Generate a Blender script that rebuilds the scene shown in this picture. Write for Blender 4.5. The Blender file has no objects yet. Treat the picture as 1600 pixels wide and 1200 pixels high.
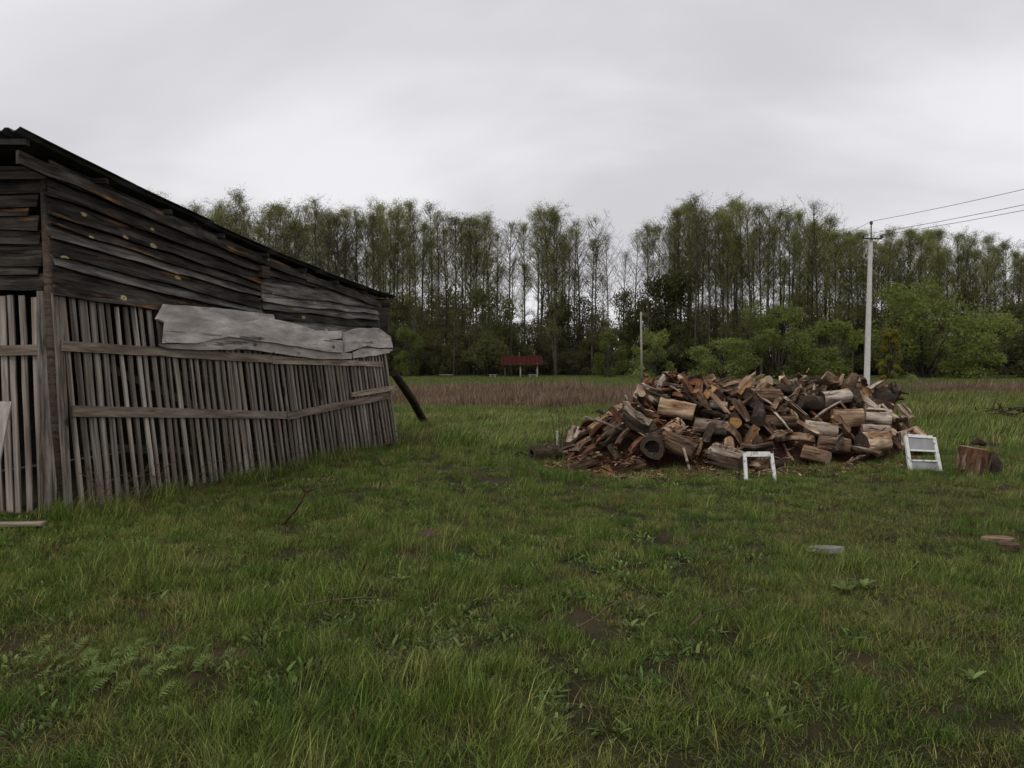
import bpy, math, random
import numpy as np
from mathutils import Vector, Matrix, Euler, noise as mnoise

random.seed(7)
rng = np.random.default_rng(7)
R = math.radians
scene = bpy.context.scene

# ------------------------------------------------------------------ camera
CAMH = 1.70
FPX = 1230.0                 # focal length in photo pixels (1600 wide)
PITCH = math.atan(31.0 / FPX)
cam_d = bpy.data.cameras.new('camera')
cam_d.sensor_width = 36.0
cam_d.lens = FPX / 1600.0 * 36.0
cam_d.clip_start = 0.05
cam_d.clip_end = 3000
cam = bpy.data.objects.new('camera', cam_d)
scene.collection.objects.link(cam)
cam.location = (0, 0, CAMH)
cam.rotation_euler = (math.pi / 2 - PITCH, 0, 0)
scene.camera = cam

# ------------------------------------------------------------------ world (overcast)
SUN_EL, SUN_AZ = R(52), R(215)
world = bpy.data.worlds.new('World')
scene.world = world
world.use_nodes = True
wn, wl = world.node_tree.nodes, world.node_tree.links
wn.clear()
w_out = wn.new('ShaderNodeOutputWorld')
w_bg = wn.new('ShaderNodeBackground')
w_bg.inputs['Strength'].default_value = 0.1
w_sky = wn.new('ShaderNodeTexSky')
w_sky.sky_type = 'NISHITA'
w_sky.sun_disc = False
w_sky.sun_elevation = SUN_EL
w_sky.sun_rotation = SUN_AZ
w_tc = wn.new('ShaderNodeTexCoord')
w_sep = wn.new('ShaderNodeSeparateXYZ')
wl.new(w_tc.outputs['Generated'], w_sep.inputs[0])


def wmath(op, a, b):
    n = wn.new('ShaderNodeMath')
    n.operation = op
    for i, v in enumerate((a, b)):
        if v is None:
            continue
        if isinstance(v, (int, float)):
            n.inputs[i].default_value = v
        else:
            wl.new(v, n.inputs[i])
    return n.outputs[0]


zc = wmath('MAXIMUM', w_sep.outputs['Z'], 0.0)
zd = wmath('ADD', zc, 0.34)
cx = wmath('DIVIDE', w_sep.outputs['X'], zd)
cy = wmath('DIVIDE', w_sep.outputs['Y'], zd)
w_comb = wn.new('ShaderNodeCombineXYZ')
wl.new(cx, w_comb.inputs[0])
wl.new(cy, w_comb.inputs[1])
w_n1 = wn.new('ShaderNodeTexNoise')
w_map = wn.new('ShaderNodeMapping')
w_map.inputs['Location'].default_value = (3.35, 1.2, 0)
w_map.inputs['Scale'].default_value = (0.62, 1.0, 1)
wl.new(w_comb.outputs[0], w_map.inputs[0])
wl.new(w_map.outputs[0], w_n1.inputs['Vector'])
w_n1.inputs['Scale'].default_value = 1.15
w_n1.inputs['Detail'].default_value = 5.0
w_n1.inputs['Roughness'].default_value = 0.5
w_n1.inputs['Distortion'].default_value = 0.35
w_ramp = wn.new('ShaderNodeValToRGB')
w_ramp.color_ramp.interpolation = 'EASE'
e = w_ramp.color_ramp.elements
e[0].position, e[0].color = 0.37, (6.5, 6.4, 6.7, 1)
e[1].position, e[1].color = 0.64, (8.9, 8.85, 9.1, 1)
wl.new(w_n1.outputs['Fac'], w_ramp.inputs[0])
w_mix = wn.new('ShaderNodeMix')
w_mix.data_type = 'RGBA'
w_mix.inputs[0].default_value = 0.96
wl.new(w_sky.outputs[0], w_mix.inputs[6])
wl.new(w_ramp.outputs[0], w_mix.inputs[7])
wl.new(w_mix.outputs[2], w_bg.inputs['Color'])
wl.new(w_bg.outputs[0], w_out.inputs['Surface'])

sun_d = bpy.data.lights.new('sun', 'SUN')
sun_d.energy = 1.0
sun_d.angle = R(16)
sun_d.color = (1.0, 0.97, 0.92)
sun = bpy.data.objects.new('sun', sun_d)
scene.collection.objects.link(sun)
sun.rotation_euler = (math.pi / 2 - SUN_EL, 0, -SUN_AZ + math.pi)

vs = scene.view_settings
vs.view_transform = 'Standard'
vs.look = 'None'
vs.gamma = 1.0
vs.exposure = 0.0
vs.use_curve_mapping = False
scene.render.resolution_x = 1024
scene.render.resolution_y = 768

# ------------------------------------------------------------------ view helpers (photo pixel -> place)
CP, SP = math.cos(PITCH), math.sin(PITCH)
EYE = Vector((0, 0, CAMH))


def ray(px, py):
    x = (px - 800) / FPX
    u = (600 - py) / FPX
    return Vector((x, CP + u * SP, -SP + u * CP))


def ground_at(px, py, z=0.0):
    d = ray(px, py)
    return EYE + d * ((z - CAMH) / d.z)


def at_depth(px, py, Y):
    d = ray(px, py)
    return EYE + d * (Y / d.y)


def on_plane(px, py, p0, n):
    d = ray(px, py)
    return EYE + d * ((p0 - EYE).dot(n) / d.dot(n))


# ------------------------------------------------------------------ object helpers
COL = scene.collection


def link(o, parent=None):
    COL.objects.link(o)
    if parent is not None:
        o.parent = parent
    return o


def tag(o, label=None, cat=None, group=None, kind=None):
    if label:
        o['label'] = label
    if cat:
        o['category'] = cat
    if group:
        o['group'] = group
    if kind:
        o['kind'] = kind
    return o


def empty(name, loc, rz=0.0, parent=None):
    o = bpy.data.objects.new(name, None)
    o.empty_display_size = 0.2
    o.location = loc
    o.rotation_euler = (0, 0, rz)
    return link(o, parent)


def mesh_obj(name, me, parent=None, loc=None, mat4=None):
    o = bpy.data.objects.new(name, me)
    link(o, parent)
    if mat4 is not None:
        o.matrix_basis = mat4
    elif loc is not None:
        o.location = loc
    return o


class MB:
    """collects faces for ONE mesh"""

    def __init__(s):
        s.v, s.f, s.m, s.sm = [], [], [], []

    def face(s, idx, m=0, smooth=False):
        s.f.append(tuple(idx)); s.m.append(m); s.sm.append(smooth)

    def add(s, pts):
        b = len(s.v)
        s.v.extend([tuple(p) for p in pts])
        return b

    def tube(s, pts, rad, n=6, m=0, cap=True, smooth=True, capm=None, wob=0.0, seed=0):
        rings = []
        for i, p in enumerate(pts):
            p = Vector(p)
            a = Vector(pts[max(i - 1, 0)]); c = Vector(pts[min(i + 1, len(pts) - 1)])
            t = (c - a).normalized()
            up = Vector((0, 0, 1)) if abs(t.z) < 0.9 else Vector((1, 0, 0))
            x = t.cross(up).normalized(); y = x.cross(t)
            ring = []
            for k in range(n):
                ang = 2 * math.pi * k / n
                r = rad[i]
                if wob:
                    r *= 1 + wob * mnoise.noise((math.cos(ang) * 1.3 + seed, math.sin(ang) * 1.3, i * .7 + seed))
                ring.append(p + x * (r * math.cos(ang)) + y * (r * math.sin(ang)))
            rings.append(s.add(ring))
        for i in range(len(rings) - 1):
            a, b = rings[i], rings[i + 1]
            for k in range(n):
                k2 = (k + 1) % n
                s.face((a + k, b + k, b + k2, a + k2), m, smooth)
        if cap:
            cm = m if capm is None else capm
            s.face([rings[0] + k for k in range(n)], cm)
            s.face([rings[-1] + k for k in reversed(range(n))], cm)
        return rings

    def box(s, lo, hi, m=0):
        (x0, y0, z0), (x1, y1, z1) = lo, hi
        b = s.add([(x0, y0, z0), (x1, y0, z0), (x1, y1, z0), (x0, y1, z0), (x0, y0, z1), (x1, y0, z1), (x1, y1, z1), (x0, y1, z1)])
        for q in ((0, 3, 2, 1), (4, 5, 6, 7), (0, 1, 5, 4), (1, 2, 6, 5), (2, 3, 7, 6), (3, 0, 4, 7)):
            s.face([b + i for i in q], m)

    def mesh(s, name, mats):
        me = bpy.data.meshes.new(name)
        me.from_pydata(s.v, [], s.f)
        for mt in (mats if isinstance(mats, (list, tuple)) else [mats]):
            me.materials.append(mt)
        me.polygons.foreach_set('material_index', s.m)
        me.polygons.foreach_set('use_smooth', s.sm)
        me.update()
        return me

    def obj(s, name, mats, parent=None, mat4=None, loc=None):
        return mesh_obj(name, s.mesh(name, mats), parent, loc, mat4)


def np_mesh(name, verts, quads, mat, smooth=False):
    """fast mesh of quads from numpy arrays"""
    me = bpy.data.meshes.new(name)
    nv, nf = len(verts), len(quads)
    k = quads.shape[1]
    me.vertices.add(nv)
    me.vertices.foreach_set('co', verts.astype(np.float32).ravel())
    me.loops.add(nf * k)
    me.loops.foreach_set('vertex_index', quads.astype(np.int32).ravel())
    me.polygons.add(nf)
    me.polygons.foreach_set('loop_start', np.arange(0, nf * k, k, dtype=np.int32))
    if smooth:
        me.polygons.foreach_set('use_smooth', np.ones(nf, dtype=bool))
    me.update(calc_edges=True)
    me.materials.append(mat)
    return me


def frame(o, x, z):
    """matrix with local x along x and local z near z"""
    x = Vector(x).normalized(); z = Vector(z)
    y = z.cross(x).normalized(); z = x.cross(y)
    return Matrix(((x.x, y.x, z.x, o[0]), (x.y, y.y, z.y, o[1]), (x.z, y.z, z.z, o[2]), (0, 0, 0, 1)))


# ------------------------------------------------------------------ materials
MATS = {}


class NT:
    def __init__(s, name):
        s.mat = bpy.data.materials.new(name)
        s.mat.use_nodes = True
        s.n, s.l = s.mat.node_tree.nodes, s.mat.node_tree.links
        s.n.clear()
        s.out = s.n.new('ShaderNodeOutputMaterial')
        s.bsdf = s.n.new('ShaderNodeBsdfPrincipled')
        s.bsdf.inputs['Roughness'].default_value = 0.85
        s.bsdf.inputs['Specular IOR Level'].default_value = 0.04
        s.l.new(s.bsdf.outputs[0], s.out.inputs['Surface'])
        MATS[name] = s.mat

    def set(s, sock, v):
        if hasattr(v, 'is_output'):
            s.l.new(v, sock)
        else:
            sock.default_value = v

    def coord(s, which='Object', scale=(1, 1, 1), rand=0.0, loc=(0, 0, 0)):
        mp = s.n.new('ShaderNodeMapping')
        mp.inputs['Scale'].default_value = scale
        mp.inputs['Location'].default_value = loc
        if which == 'World':
            g = s.n.new('ShaderNodeNewGeometry')
            s.l.new(g.outputs['Position'], mp.inputs[0])
        else:
            tc = s.n.new('ShaderNodeTexCoord')
            s.l.new(tc.outputs[which], mp.inputs[0])
        if rand:
            s.l.new(s.math('MULTIPLY', s.rand(), rand), mp.inputs['Location'])
        return mp.outputs[0]

    def rand(s):
        return s.n.new('ShaderNodeObjectInfo').outputs['Random']

    def math(s, op, a, b=0.0, clamp=False):
        n = s.n.new('ShaderNodeMath'); n.operation = op; n.use_clamp = clamp
        s.set(n.inputs[0], a); s.set(n.inputs[1], b)
        return n.outputs[0]

    def noise(s, vec, scale, detail=5, rough=0.55, dist=0.0):
        n = s.n.new('ShaderNodeTexNoise')
        s.l.new(vec, n.inputs['Vector'])
        n.inputs['Scale'].default_value = scale; n.inputs['Detail'].default_value = detail
        n.inputs['Roughness'].default_value = rough; n.inputs['Distortion'].default_value = dist
        return n.outputs['Fac']

    def voronoi(s, vec, scale, feature='F1'):
        n = s.n.new('ShaderNodeTexVoronoi'); n.feature = feature
        s.l.new(vec, n.inputs['Vector']); n.inputs['Scale'].default_value = scale
        return n.outputs['Distance']

    def ramp(s, fac, stops):
        n = s.n.new('ShaderNodeValToRGB')
        s.set(n.inputs[0], fac)
        el = n.color_ramp.elements
        while len(el) < len(stops):
            el.new(0.5)
        for e_, (p, c) in zip(el, stops):
            e_.position = p
            e_.color = (c[0], c[1], c[2], 1) if hasattr(c, '__len__') else (c, c, c, 1)
        return n.outputs[0]

    def mix(s, fac, a, b, mode='MIX'):
        n = s.n.new('ShaderNodeMix'); n.data_type = 'RGBA'; n.blend_type = mode
        s.set(n.inputs[0], fac)
        for i, v in ((6, a), (7, b)):
            s.set(n.inputs[i], (*v, 1) if isinstance(v, tuple) and len(v) == 3 else v)
        return n.outputs[2]

    def bump(s, h, strength=0.4, dist=0.01):
        n = s.n.new('ShaderNodeBump')
        n.inputs['Strength'].default_value = strength; n.inputs['Distance'].default_value = dist
        s.l.new(h, n.inputs['Height']); s.l.new(n.outputs[0], s.bsdf.inputs['Normal'])

    def color(s, c):
        s.set(s.bsdf.inputs['Base Color'], (*c, 1) if isinstance(c, tuple) and len(c) == 3 else c)
        return s.mat

    def leafy(s, c, trans=0.3):
        """thin leaf: diffuse + translucent"""
        t = s.n.new('ShaderNodeBsdfTranslucent')
        s.color(c); s.set(t.inputs[0], (*c, 1) if isinstance(c, tuple) else c)
        m = s.n.new('ShaderNodeMixShader'); m.inputs[0].default_value = trans
        s.l.new(s.bsdf.outputs[0], m.inputs[1]); s.l.new(t.outputs[0], m.inputs[2])
        s.l.new(m.outputs[0], s.out.inputs['Surface'])
        return s.mat


def wood(name, dark, light, stain=None, stain_amt=0.5, grain=26, var=0.45, knots=None, streak=None, bump=.5, lo=.36, hi=.62, along=1.6):
    s = NT(name)
    v = s.coord('Object', (along, grain, grain), rand=37.0)
    g = s.noise(v, 1.0, 6, 0.65, 0.4)
    c = s.ramp(g, [(lo, dark), (hi, light)])
    v2 = s.coord('Object', (1.0, 3.0, 3.0), rand=91.0)
    big = s.noise(v2, 1.3, 4, 0.6)
    if stain:
        c = s.mix(s.math('MULTIPLY', s.ramp(big, [(0.42, 0.0), (0.62, 1.0)]), stain_amt), c, stain)
    if streak:     # torn or orange streaks along the grain
        v3 = s.coord('Object', (0.9, 9.0, 9.0), rand=53.0)
        st = s.ramp(s.noise(v3, 1.0, 5, 0.6), [(streak[1], 0.0), (streak[1] + 0.06, 1.0)])
        c = s.mix(st, c, streak[0])
    if knots:      # pale knots, each with a dark eye
        v4 = s.coord('Object', (1.5, 2.4, 2.4), rand=71.0)
        d = s.math('ADD', s.voronoi(v4, 1.35), s.math('MULTIPLY', s.math('SUBTRACT', s.noise(s.coord('Object', (9, 22, 22), rand=13.0), 1.0, 4), .5), .16))
        c = s.mix(s.ramp(d, [(0.085, 0.85), (0.12, 0.0)]), c, knots)
        c = s.mix(s.ramp(d, [(0.02, 0.8), (0.045, 0.0)]), c, (0.05, 0.035, 0.02))
    br = s.math('ADD', s.math('MULTIPLY', s.rand(), var), 1 - var / 2)
    mul = s.n.new('ShaderNodeVectorMath'); mul.operation = 'SCALE'
    s.l.new(c, mul.inputs[0]); s.l.new(br, mul.inputs['Scale'])
    s.color(mul.outputs[0])
    s.bump(g, bump, 0.008)
    return s.mat


M_slat = wood('weathered_slat_wood', (0.065, 0.053, 0.044), (0.37, 0.325, 0.285), (0.12, 0.086, 0.062), 0.65, grain=22, var=.75, knots=(0.05, 0.035, 0.025))
M_rail = wood('pale_rail_wood', (0.12, 0.092, 0.068), (0.36, 0.30, 0.235), (0.12, 0.085, 0.06), 0.5, grain=18)
M_clap = wood('dark_clapboard_wood', (0.010, 0.009, 0.008), (0.098, 0.083, 0.069), (0.012, 0.010, 0.009), 0.7, grain=16,
              var=0.9, knots=(0.46, 0.37, 0.18), streak=((0.20, 0.10, 0.042), 0.60), bump=.8)
M_clap2 = wood('grey_clapboard_wood', (0.045, 0.039, 0.034), (0.26, 0.235, 0.21), (0.03, 0.028, 0.027), 0.55, grain=16,
               var=0.6, knots=(0.40, 0.35, 0.25), bump=.8)
M_live = wood('silver_live_edge_wood', (0.23, 0.205, 0.19), (0.64, 0.585, 0.545), (0.20, 0.17, 0.15), 0.6, grain=7, var=0.45,
              knots=(0.07, 0.055, 0.045), lo=.3, hi=.7, bump=.9, streak=((0.12, 0.10, 0.088), 0.60))
M_beam = wood('old_beam_wood', (0.028, 0.022, 0.018), (0.105, 0.085, 0.068), (0.07, 0.042, 0.027), 0.5)
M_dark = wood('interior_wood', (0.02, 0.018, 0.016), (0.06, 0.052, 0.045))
M_grey = wood('grey_log_wood', (0.11, 0.084, 0.062), (0.58, 0.495, 0.405), (0.13, 0.080, 0.048), 0.75, grain=11, var=0.5,
              streak=((0.035, 0.024, 0.016), 0.60), bump=.9, along=2.2)
M_tan = wood('tan_split_wood', (0.16, 0.092, 0.052), (0.70, 0.53, 0.365), (0.15, 0.070, 0.034), 0.75, grain=12, var=0.7,
             streak=((0.04, 0.022, 0.012), 0.60), bump=.9, along=2.2)
M_red = wood('red_rotten_wood', (0.040, 0.018, 0.011), (0.225, 0.105, 0.060), (0.035, 0.014, 0.009), 0.65, grain=13, var=0.7, bump=.9)
M_brown = wood('brown_old_wood', (0.030, 0.017, 0.011), (0.31, 0.205, 0.135), (0.02, 0.013, 0.010), 0.6, grain=12, var=0.8, bump=.9)
M_orange = wood('orange_split_wood', (0.12, 0.056, 0.024), (0.46, 0.265, 0.115), (0.10, 0.045, 0.022), 0.6, grain=12, var=0.4, bump=.9)


def bark_mat(name, a, b, lichen=None):
    s = NT(name)
    v = s.coord('Object', (6, 18, 18), rand=23.0)
    n = s.noise(v, 1.0, 7, 0.7, 0.6)
    c = s.ramp(n, [(0.3, a), (0.7, b)])
    if lichen:
        c = s.mix(s.ramp(s.noise(s.coord('Object', (5, 5, 5), rand=9.0), 1.0, 4), [(0.58, 0.0), (0.68, 0.7)]), c, lichen)
    s.color(c); s.bump(n, 0.9, 0.02)
    return s.mat


M_bark = bark_mat('dark_bark', (0.018, 0.013, 0.010), (0.085, 0.062, 0.046), (0.12, 0.115, 0.09))
M_birch = bark_mat('pale_birch_bark', (0.10, 0.09, 0.08), (0.52, 0.49, 0.45))


def end_mat(name, a, b, dark):
    s = NT(name)
    tc = s.coord('Object', (1, 1, 1))
    sx = s.n.new('ShaderNodeSeparateXYZ'); s.l.new(tc, sx.inputs[0])
    r = s.math('SQRT', s.math('ADD', s.math('POWER', sx.outputs[1], 2.0), s.math('POWER', sx.outputs[2], 2.0)))
    nz = s.noise(tc, 9.0, 5, 0.6)
    w = s.math('SINE', s.math('MULTIPLY', s.math('ADD', r, s.math('MULTIPLY', nz, 0.03)), 330.0))
    c = s.ramp(s.math('ADD', s.math('MULTIPLY', w, 0.25), s.math('ADD', s.math('MULTIPLY', nz, 0.6), 0.2)), [(0.25, a), (0.75, b)])
    ang = s.math('ARCTAN2', sx.outputs[1], sx.outputs[2])
    cv = s.n.new('ShaderNodeCombineXYZ'); s.l.new(ang, cv.inputs[0]); s.l.new(s.math('MULTIPLY', r, 1.5), cv.inputs[1])
    crack = s.ramp(s.noise(cv.outputs[0], 3.3, 2), [(0.66, 0.0), (0.70, 1.0)])
    c = s.mix(crack, c, dark)
    s.color(c); s.bump(nz, 0.5, 0.01)
    return s.mat


M_end = end_mat('cut_end_tan', (0.17, 0.12, 0.08), (0.42, 0.32, 0.22), (0.03, 0.02, 0.015))
M_endo = end_mat('cut_end_orange', (0.30, 0.15, 0.05), (0.56, 0.33, 0.13), (0.16, 0.08, 0.03))
M_endd = end_mat('cut_end_dark', (0.03, 0.024, 0.02), (0.12, 0.095, 0.075), (0.01, 0.008, 0.006))


def simple(name, a, b, scale=8, rough=0.9, world=False, bump=0.3, spec=0.05):
    s = NT(name)
    v = s.coord('World' if world else 'Object', (1, 1, 1))
    n = s.noise(v, scale, 6, 0.6)
    s.color(s.ramp(n, [(0.3, a), (0.7, b)]))
    s.bsdf.inputs['Roughness'].default_value = rough
    s.bsdf.inputs['Specular IOR Level'].default_value = spec
    if bump:
        s.bump(n, bump, 0.01)
    return s.mat


M_roof = simple('asbestos_roof', (0.035, 0.034, 0.034), (0.10, 0.098, 0.095), 5)
M_conc = simple('pole_concrete', (0.50, 0.48, 0.44), (0.64, 0.62, 0.58), 4)
M_steel = simple('dark_steel', (0.03, 0.028, 0.026), (0.06, 0.05, 0.045), 12, 0.6)
M_wire = simple('wire_metal', (0.05, 0.05, 0.05), (0.08, 0.08, 0.08), 3, 0.5, bump=0)
M_porc = simple('brown_insulator', (0.03, 0.02, 0.016), (0.05, 0.035, 0.03), 6, 0.25, bump=0, spec=0.5)
M_redroof = simple('red_metal_roof', (0.034, 0.009, 0.008), (0.058, 0.016, 0.012), 3, 0.8)
M_pale = simple('pale_painted_wood', (0.20, 0.195, 0.18), (0.34, 0.33, 0.30), 6)
M_soil = simple('bare_soil', (0.045, 0.030, 0.020), (0.12, 0.082, 0.056), 14, bump=1.0)
M_stone = simple('pale_stone', (0.12, 0.11, 0.095), (0.27, 0.255, 0.23), 10)
M_trunk = simple('forest_bark', (0.036, 0.031, 0.025), (0.105, 0.092, 0.076), 3)
M_twig = simple('dry_stem', (0.07, 0.05, 0.035), (0.16, 0.12, 0.085), 9, bump=0)
M_gapshade = simple('gap_shade_bark', (0.008, 0.005, 0.004), (0.050, 0.024, 0.014), 16, bump=1.0)  # bark colour darkened to stand for deep shade in the heap's gaps


def paint_mat():
    s = NT('flaking_white_paint')
    n = s.noise(s.coord('Object', (1, 1, 1), rand=11.0), 16, 6, 0.7)
    s.color(s.ramp(n, [(0.38, (0.22, 0.19, 0.15)), (0.46, (0.70, 0.70, 0.67))]))
    s.bump(n, 0.3, 0.004)
    return s.mat


M_paint = paint_mat()


def glass_mat():
    s = NT('dusty_window_glass')
    s.bsdf.inputs['Roughness'].default_value = 0.12
    s.bsdf.inputs['Specular IOR Level'].default_value = 0.6
    n = s.noise(s.coord('Object', (1, 1, 1)), 7, 5)
    s.color(s.ramp(n, [(0.3, (0.22, 0.22, 0.225)), (0.7, (0.33, 0.33, 0.335))]))
    return s.mat


M_glass = glass_mat()

# ------------------------------------------------------------------ ground
def fbm(x, y, s, seed=0.0, o=3):
    return mnoise.fractal((x * s + seed, y * s - seed * .7, seed * .37), 1.0, 2.0, o)


def gz(x, y):
    """height of the ground: small hummocks, level far off"""
    a = 0.05 if y < 40 else 0.03
    return a * fbm(x, y, 0.55, 3.1, 2) + 0.015 * fbm(x, y, 2.2, 8.0, 1)


def ground_mat():
    s = NT('meadow_soil')
    v = s.coord('World', (1, 1, 1))
    n1 = s.noise(v, 0.55, 5, 0.6); n2 = s.noise(v, 7.0, 6, 0.7); n3 = s.noise(v, 40.0, 4, 0.7)
    c = s.ramp(n2, [(0.3, (0.018, 0.020, 0.008)), (0.7, (0.050, 0.045, 0.022))])
    c = s.mix(s.ramp(n1, [(0.48, 0.0), (0.62, 0.8)]), c, (0.085, 0.060, 0.036))
    c = s.mix(s.math('MULTIPLY', n3, 0.5), c, (0.025, 0.022, 0.012))
    s.color(c); s.bump(n3, 0.8, 0.03)
    return s.mat


M_ground = ground_mat()
xs = np.concatenate([np.linspace(-900, -60, 12), np.linspace(-50, -18, 14), np.linspace(-17, 22, 118), np.linspace(24, 60, 14), np.linspace(75, 900, 12)])
ys = np.concatenate([np.linspace(-300, -6, 8), np.linspace(-4, 30, 104), np.linspace(31, 150, 60), np.linspace(165, 1500, 14)])
gv, gq = [], []
for yy in ys:
    for xx in xs:
        gv.append((xx, yy, gz(xx, yy) if abs(xx) < 200 and yy < 200 else 0.0))
nx = len(xs)
for j in range(len(ys) - 1):
    for i in range(nx - 1):
        gq.append((j * nx + i, j * nx + i + 1, (j + 1) * nx + i + 1, (j + 1) * nx + i))
g_o = mesh_obj('ground', np_mesh('ground', np.array(gv), np.array(gq), M_ground, True))
tag(g_o, 'uneven meadow ground under the grass', 'ground', kind='structure')
del g_o['category']

# ------------------------------------------------------------------ barn
Abase = ground_at(104, 803)
Bbase = ground_at(620, 693)
Aup = at_depth(95, 462, Abase.y + 0.03)
SN = (Bbase - Abase).cross(Aup - Abase).normalized()
if SN.x < 0:
    SN = -SN                      # outward normal of the long wall
SD = (Bbase - Abase).normalized()


def wp(px, py, off=0.0):
    return on_plane(px, py, Abase + SN * off, SN)


FY = Abase.y + 0.02               # the front (high) wall stands square to the view
FNV = Vector((0, -1, 0))


def fp(px, py, off=0.0):
    return on_plane(px, py, Vector((0, FY - off, 0)), FNV)


barn = empty('barn', (-6.5, 12.5, 0))
tag(barn, 'long leaning plank barn of weathered grey slats and dark clapboards', 'barn')
BM = Matrix.Translation((6.5, -12.5, 0))


def child(name, mb, mats, M4):
    o = mb.obj(name, mats, barn)
    o.matrix_basis = BM @ M4
    return o


def strip_board(name, top0, top1, bot0, bot1, thick, nrm, mat, seed=0, rough=0.012, tilt=0.0, n=8, parent_=None):
    """a board given by its four corners in a plane; edges waver"""
    x = (top1 + bot1 - top0 - bot0).normalized()
    o = (top0 + bot0) * 0.5
    M4 = frame(o, x, nrm)
    Mi = M4.inverted()
    mb = MB()
    t0, t1, b0, b1 = [Mi @ p for p in (top0, top1, bot0, bot1)]
    rows = []
    for i in range(n + 1):
        f = i / n
        a = t0.lerp(t1, f); b = b0.lerp(b1, f)
        L = (t1 - t0).length
        w1 = rough * mnoise.noise((seed * 3.1 + f * L * 1.6, 1.3, 0)); w2 = rough * mnoise.noise((seed * 3.1 + f * L * 1.6, 7.7, 0))
        zz = 0.6 * rough * mnoise.noise((seed * 1.7 + f * L * .8, 3.3, 4))
        sgn = 1 if a.y > b.y else -1
        rows.append(mb.add([(a.x, a.y + w1 * sgn, zz - tilt), (b.x, b.y + w2 * sgn, zz + tilt), (b.x, b.y + w2 * sgn, zz + tilt + thick), (a.x, a.y + w1 * sgn, zz - tilt + thick)]))
    for i in range(n):
        a, b = rows[i], rows[i + 1]
        for k in range(4):
            k2 = (k + 1) % 4
            mb.face((a + k, b + k, b + k2, a + k2) if t0.y < b0.y else (a + k, a + k2, b + k2, b + k))
    a, b = rows[0], rows[-1]
    mb.face((a, a + 1, a + 2, a + 3)); mb.face((b + 3, b + 2, b + 1, b))
    return child(name, mb, mat, M4) if parent_ is None else (mb, M4)


# --- vertical slats of the long wall
NSL = 60
T0, T1 = wp(90, 461), wp(600, 540)
B0, B1 = wp(122, 806), wp(624, 694)
slat_protos = []
for k in range(8):
    r_ = random.Random(k)
    mb = MB()
    rows = []
    w = 0.5 * r_.uniform(0.060, 0.080)
    for i in range(6):
        f = i / 5
        yo = r_.uniform(-.006, .006); zo = r_.uniform(-.004, .004)
        wi = w * r_.uniform(.93, 1.06)
        rows.append(mb.add([(f, yo - wi, zo), (f, yo + wi, zo), (f, yo + wi, zo + .022), (f, yo - wi, zo + .022)]))
    for i in range(5):
        a, b = rows[i], rows[i + 1]
        for q in range(4):
            mb.face((a + q, b + q, b + (q + 1) % 4, a + (q + 1) % 4))
    mb.face([rows[0] + q for q in range(4)]); mb.face([rows[5] + q for q in (3, 2, 1, 0)])
    slat_protos.append(mb.mesh('slat', M_slat))


def slat(p_top, p_bot, nrm, wscale=1.0):
    M4 = frame(p_bot, p_top - p_bot, nrm) @ Matrix.Diagonal(((p_top - p_bot).length, wscale, 1, 1))
    o = mesh_obj('slat', random.choice(slat_protos), barn)
    o.matrix_basis = BM @ M4
    return o


for i in range(NSL):
    f = (i + 0.35) / NSL
    j1, j2 = random.gauss(0, .0018), random.gauss(0, .0022)
    tp = T0.lerp(T1, f + j1); bt = B0.lerp(B1, f + j2)
    tp = tp + Vector((0, 0, random.uniform(-.04, .03) if f < .3 else .05)); bt.z = random.uniform(-.05, .05)
    slat(tp, bt, SN, random.choice([.7, .8, .9, .9, 1, 1.15]) if i != 2 else 1.6)
# slats of the front wall
for px in (4, 17, 35, 54, -12, -30, -48, -66, -84):
    a = fp(px, 463 + random.uniform(-2, 2)); b = fp(px + 14, 806); b.z = random.uniform(-.03, .03)
    slat(a, b, FNV, 1.0)

# corner posts
mb = MB()
pb, pt = Vector((Abase.x - .06, Abase.y + .05, -.2)), wp(72, 268, -.07)
mb.tube([pb, pb.lerp(pt, .5), pt], [.085, .08, .075], 8, wob=.2)
mb.obj('corner_post', M_beam, barn).matrix_basis = BM
o = strip_board('corner_plank', fp(60, 455, .03), fp(66, 800, .03), fp(84, 455, .03), fp(92, 800, .03), .035, FNV, M_slat, 5)
o = strip_board('corner_plank', wp(80, 458, .0), wp(100, 805, .0), wp(93, 460, .0), wp(111, 803, .0), .035, SN, M_slat, 6)
mb = MB()
pb, pt = Bbase - SN * .1 - SD * .1 + Vector((0, 0, -.2)), wp(585, 478, -.08)
mb.tube([pb, pb.lerp(pt, .5), pt], [.08, .08, .075], 8, wob=.2)
mb.obj('corner_post', M_beam, barn).matrix_basis = BM

# rails nailed over the slats
def rail(px0, y0, y0b, px1, y1, y1b, off, seed, mat=None, n=8):
    strip_board('rail', wp(px0, y0, off), wp(px1, y1, off), wp(px0, y0b, off), wp(px1, y1b, off), .03, SN, mat or M_rail, seed, .014, n=n)


rail(95, 532, 548, 424, 555, 567, .030, 11)
rail(424, 556, 568, 597, 566, 573, .032, 12)
rail(112, 634, 651, 461, 643, 655, .030, 13)
rail(448, 644, 656, 606, 613, 623, .052, 14)
rail(549, 613, 621, 618, 601, 609, .075, 15)
strip_board('rail', fp(-60, 541, .03), fp(84, 538, .03), fp(-60, 557, .03), fp(84, 555, .03), .03, FNV, M_rail, 16)

# inner boards glimpsed through the gaps
for (a, b, c, d) in ((250, 575, 340, 590), (150, 560, 330, 640), (130, 690, 300, 700)):
    p, q = wp(a, b, -.35), wp(c, d, -.35)
    strip_board('brace', p, q, p - Vector((0, 0, .11)), q - Vector((0, 0, .11)), .03, SN, M_beam, a)

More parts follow.
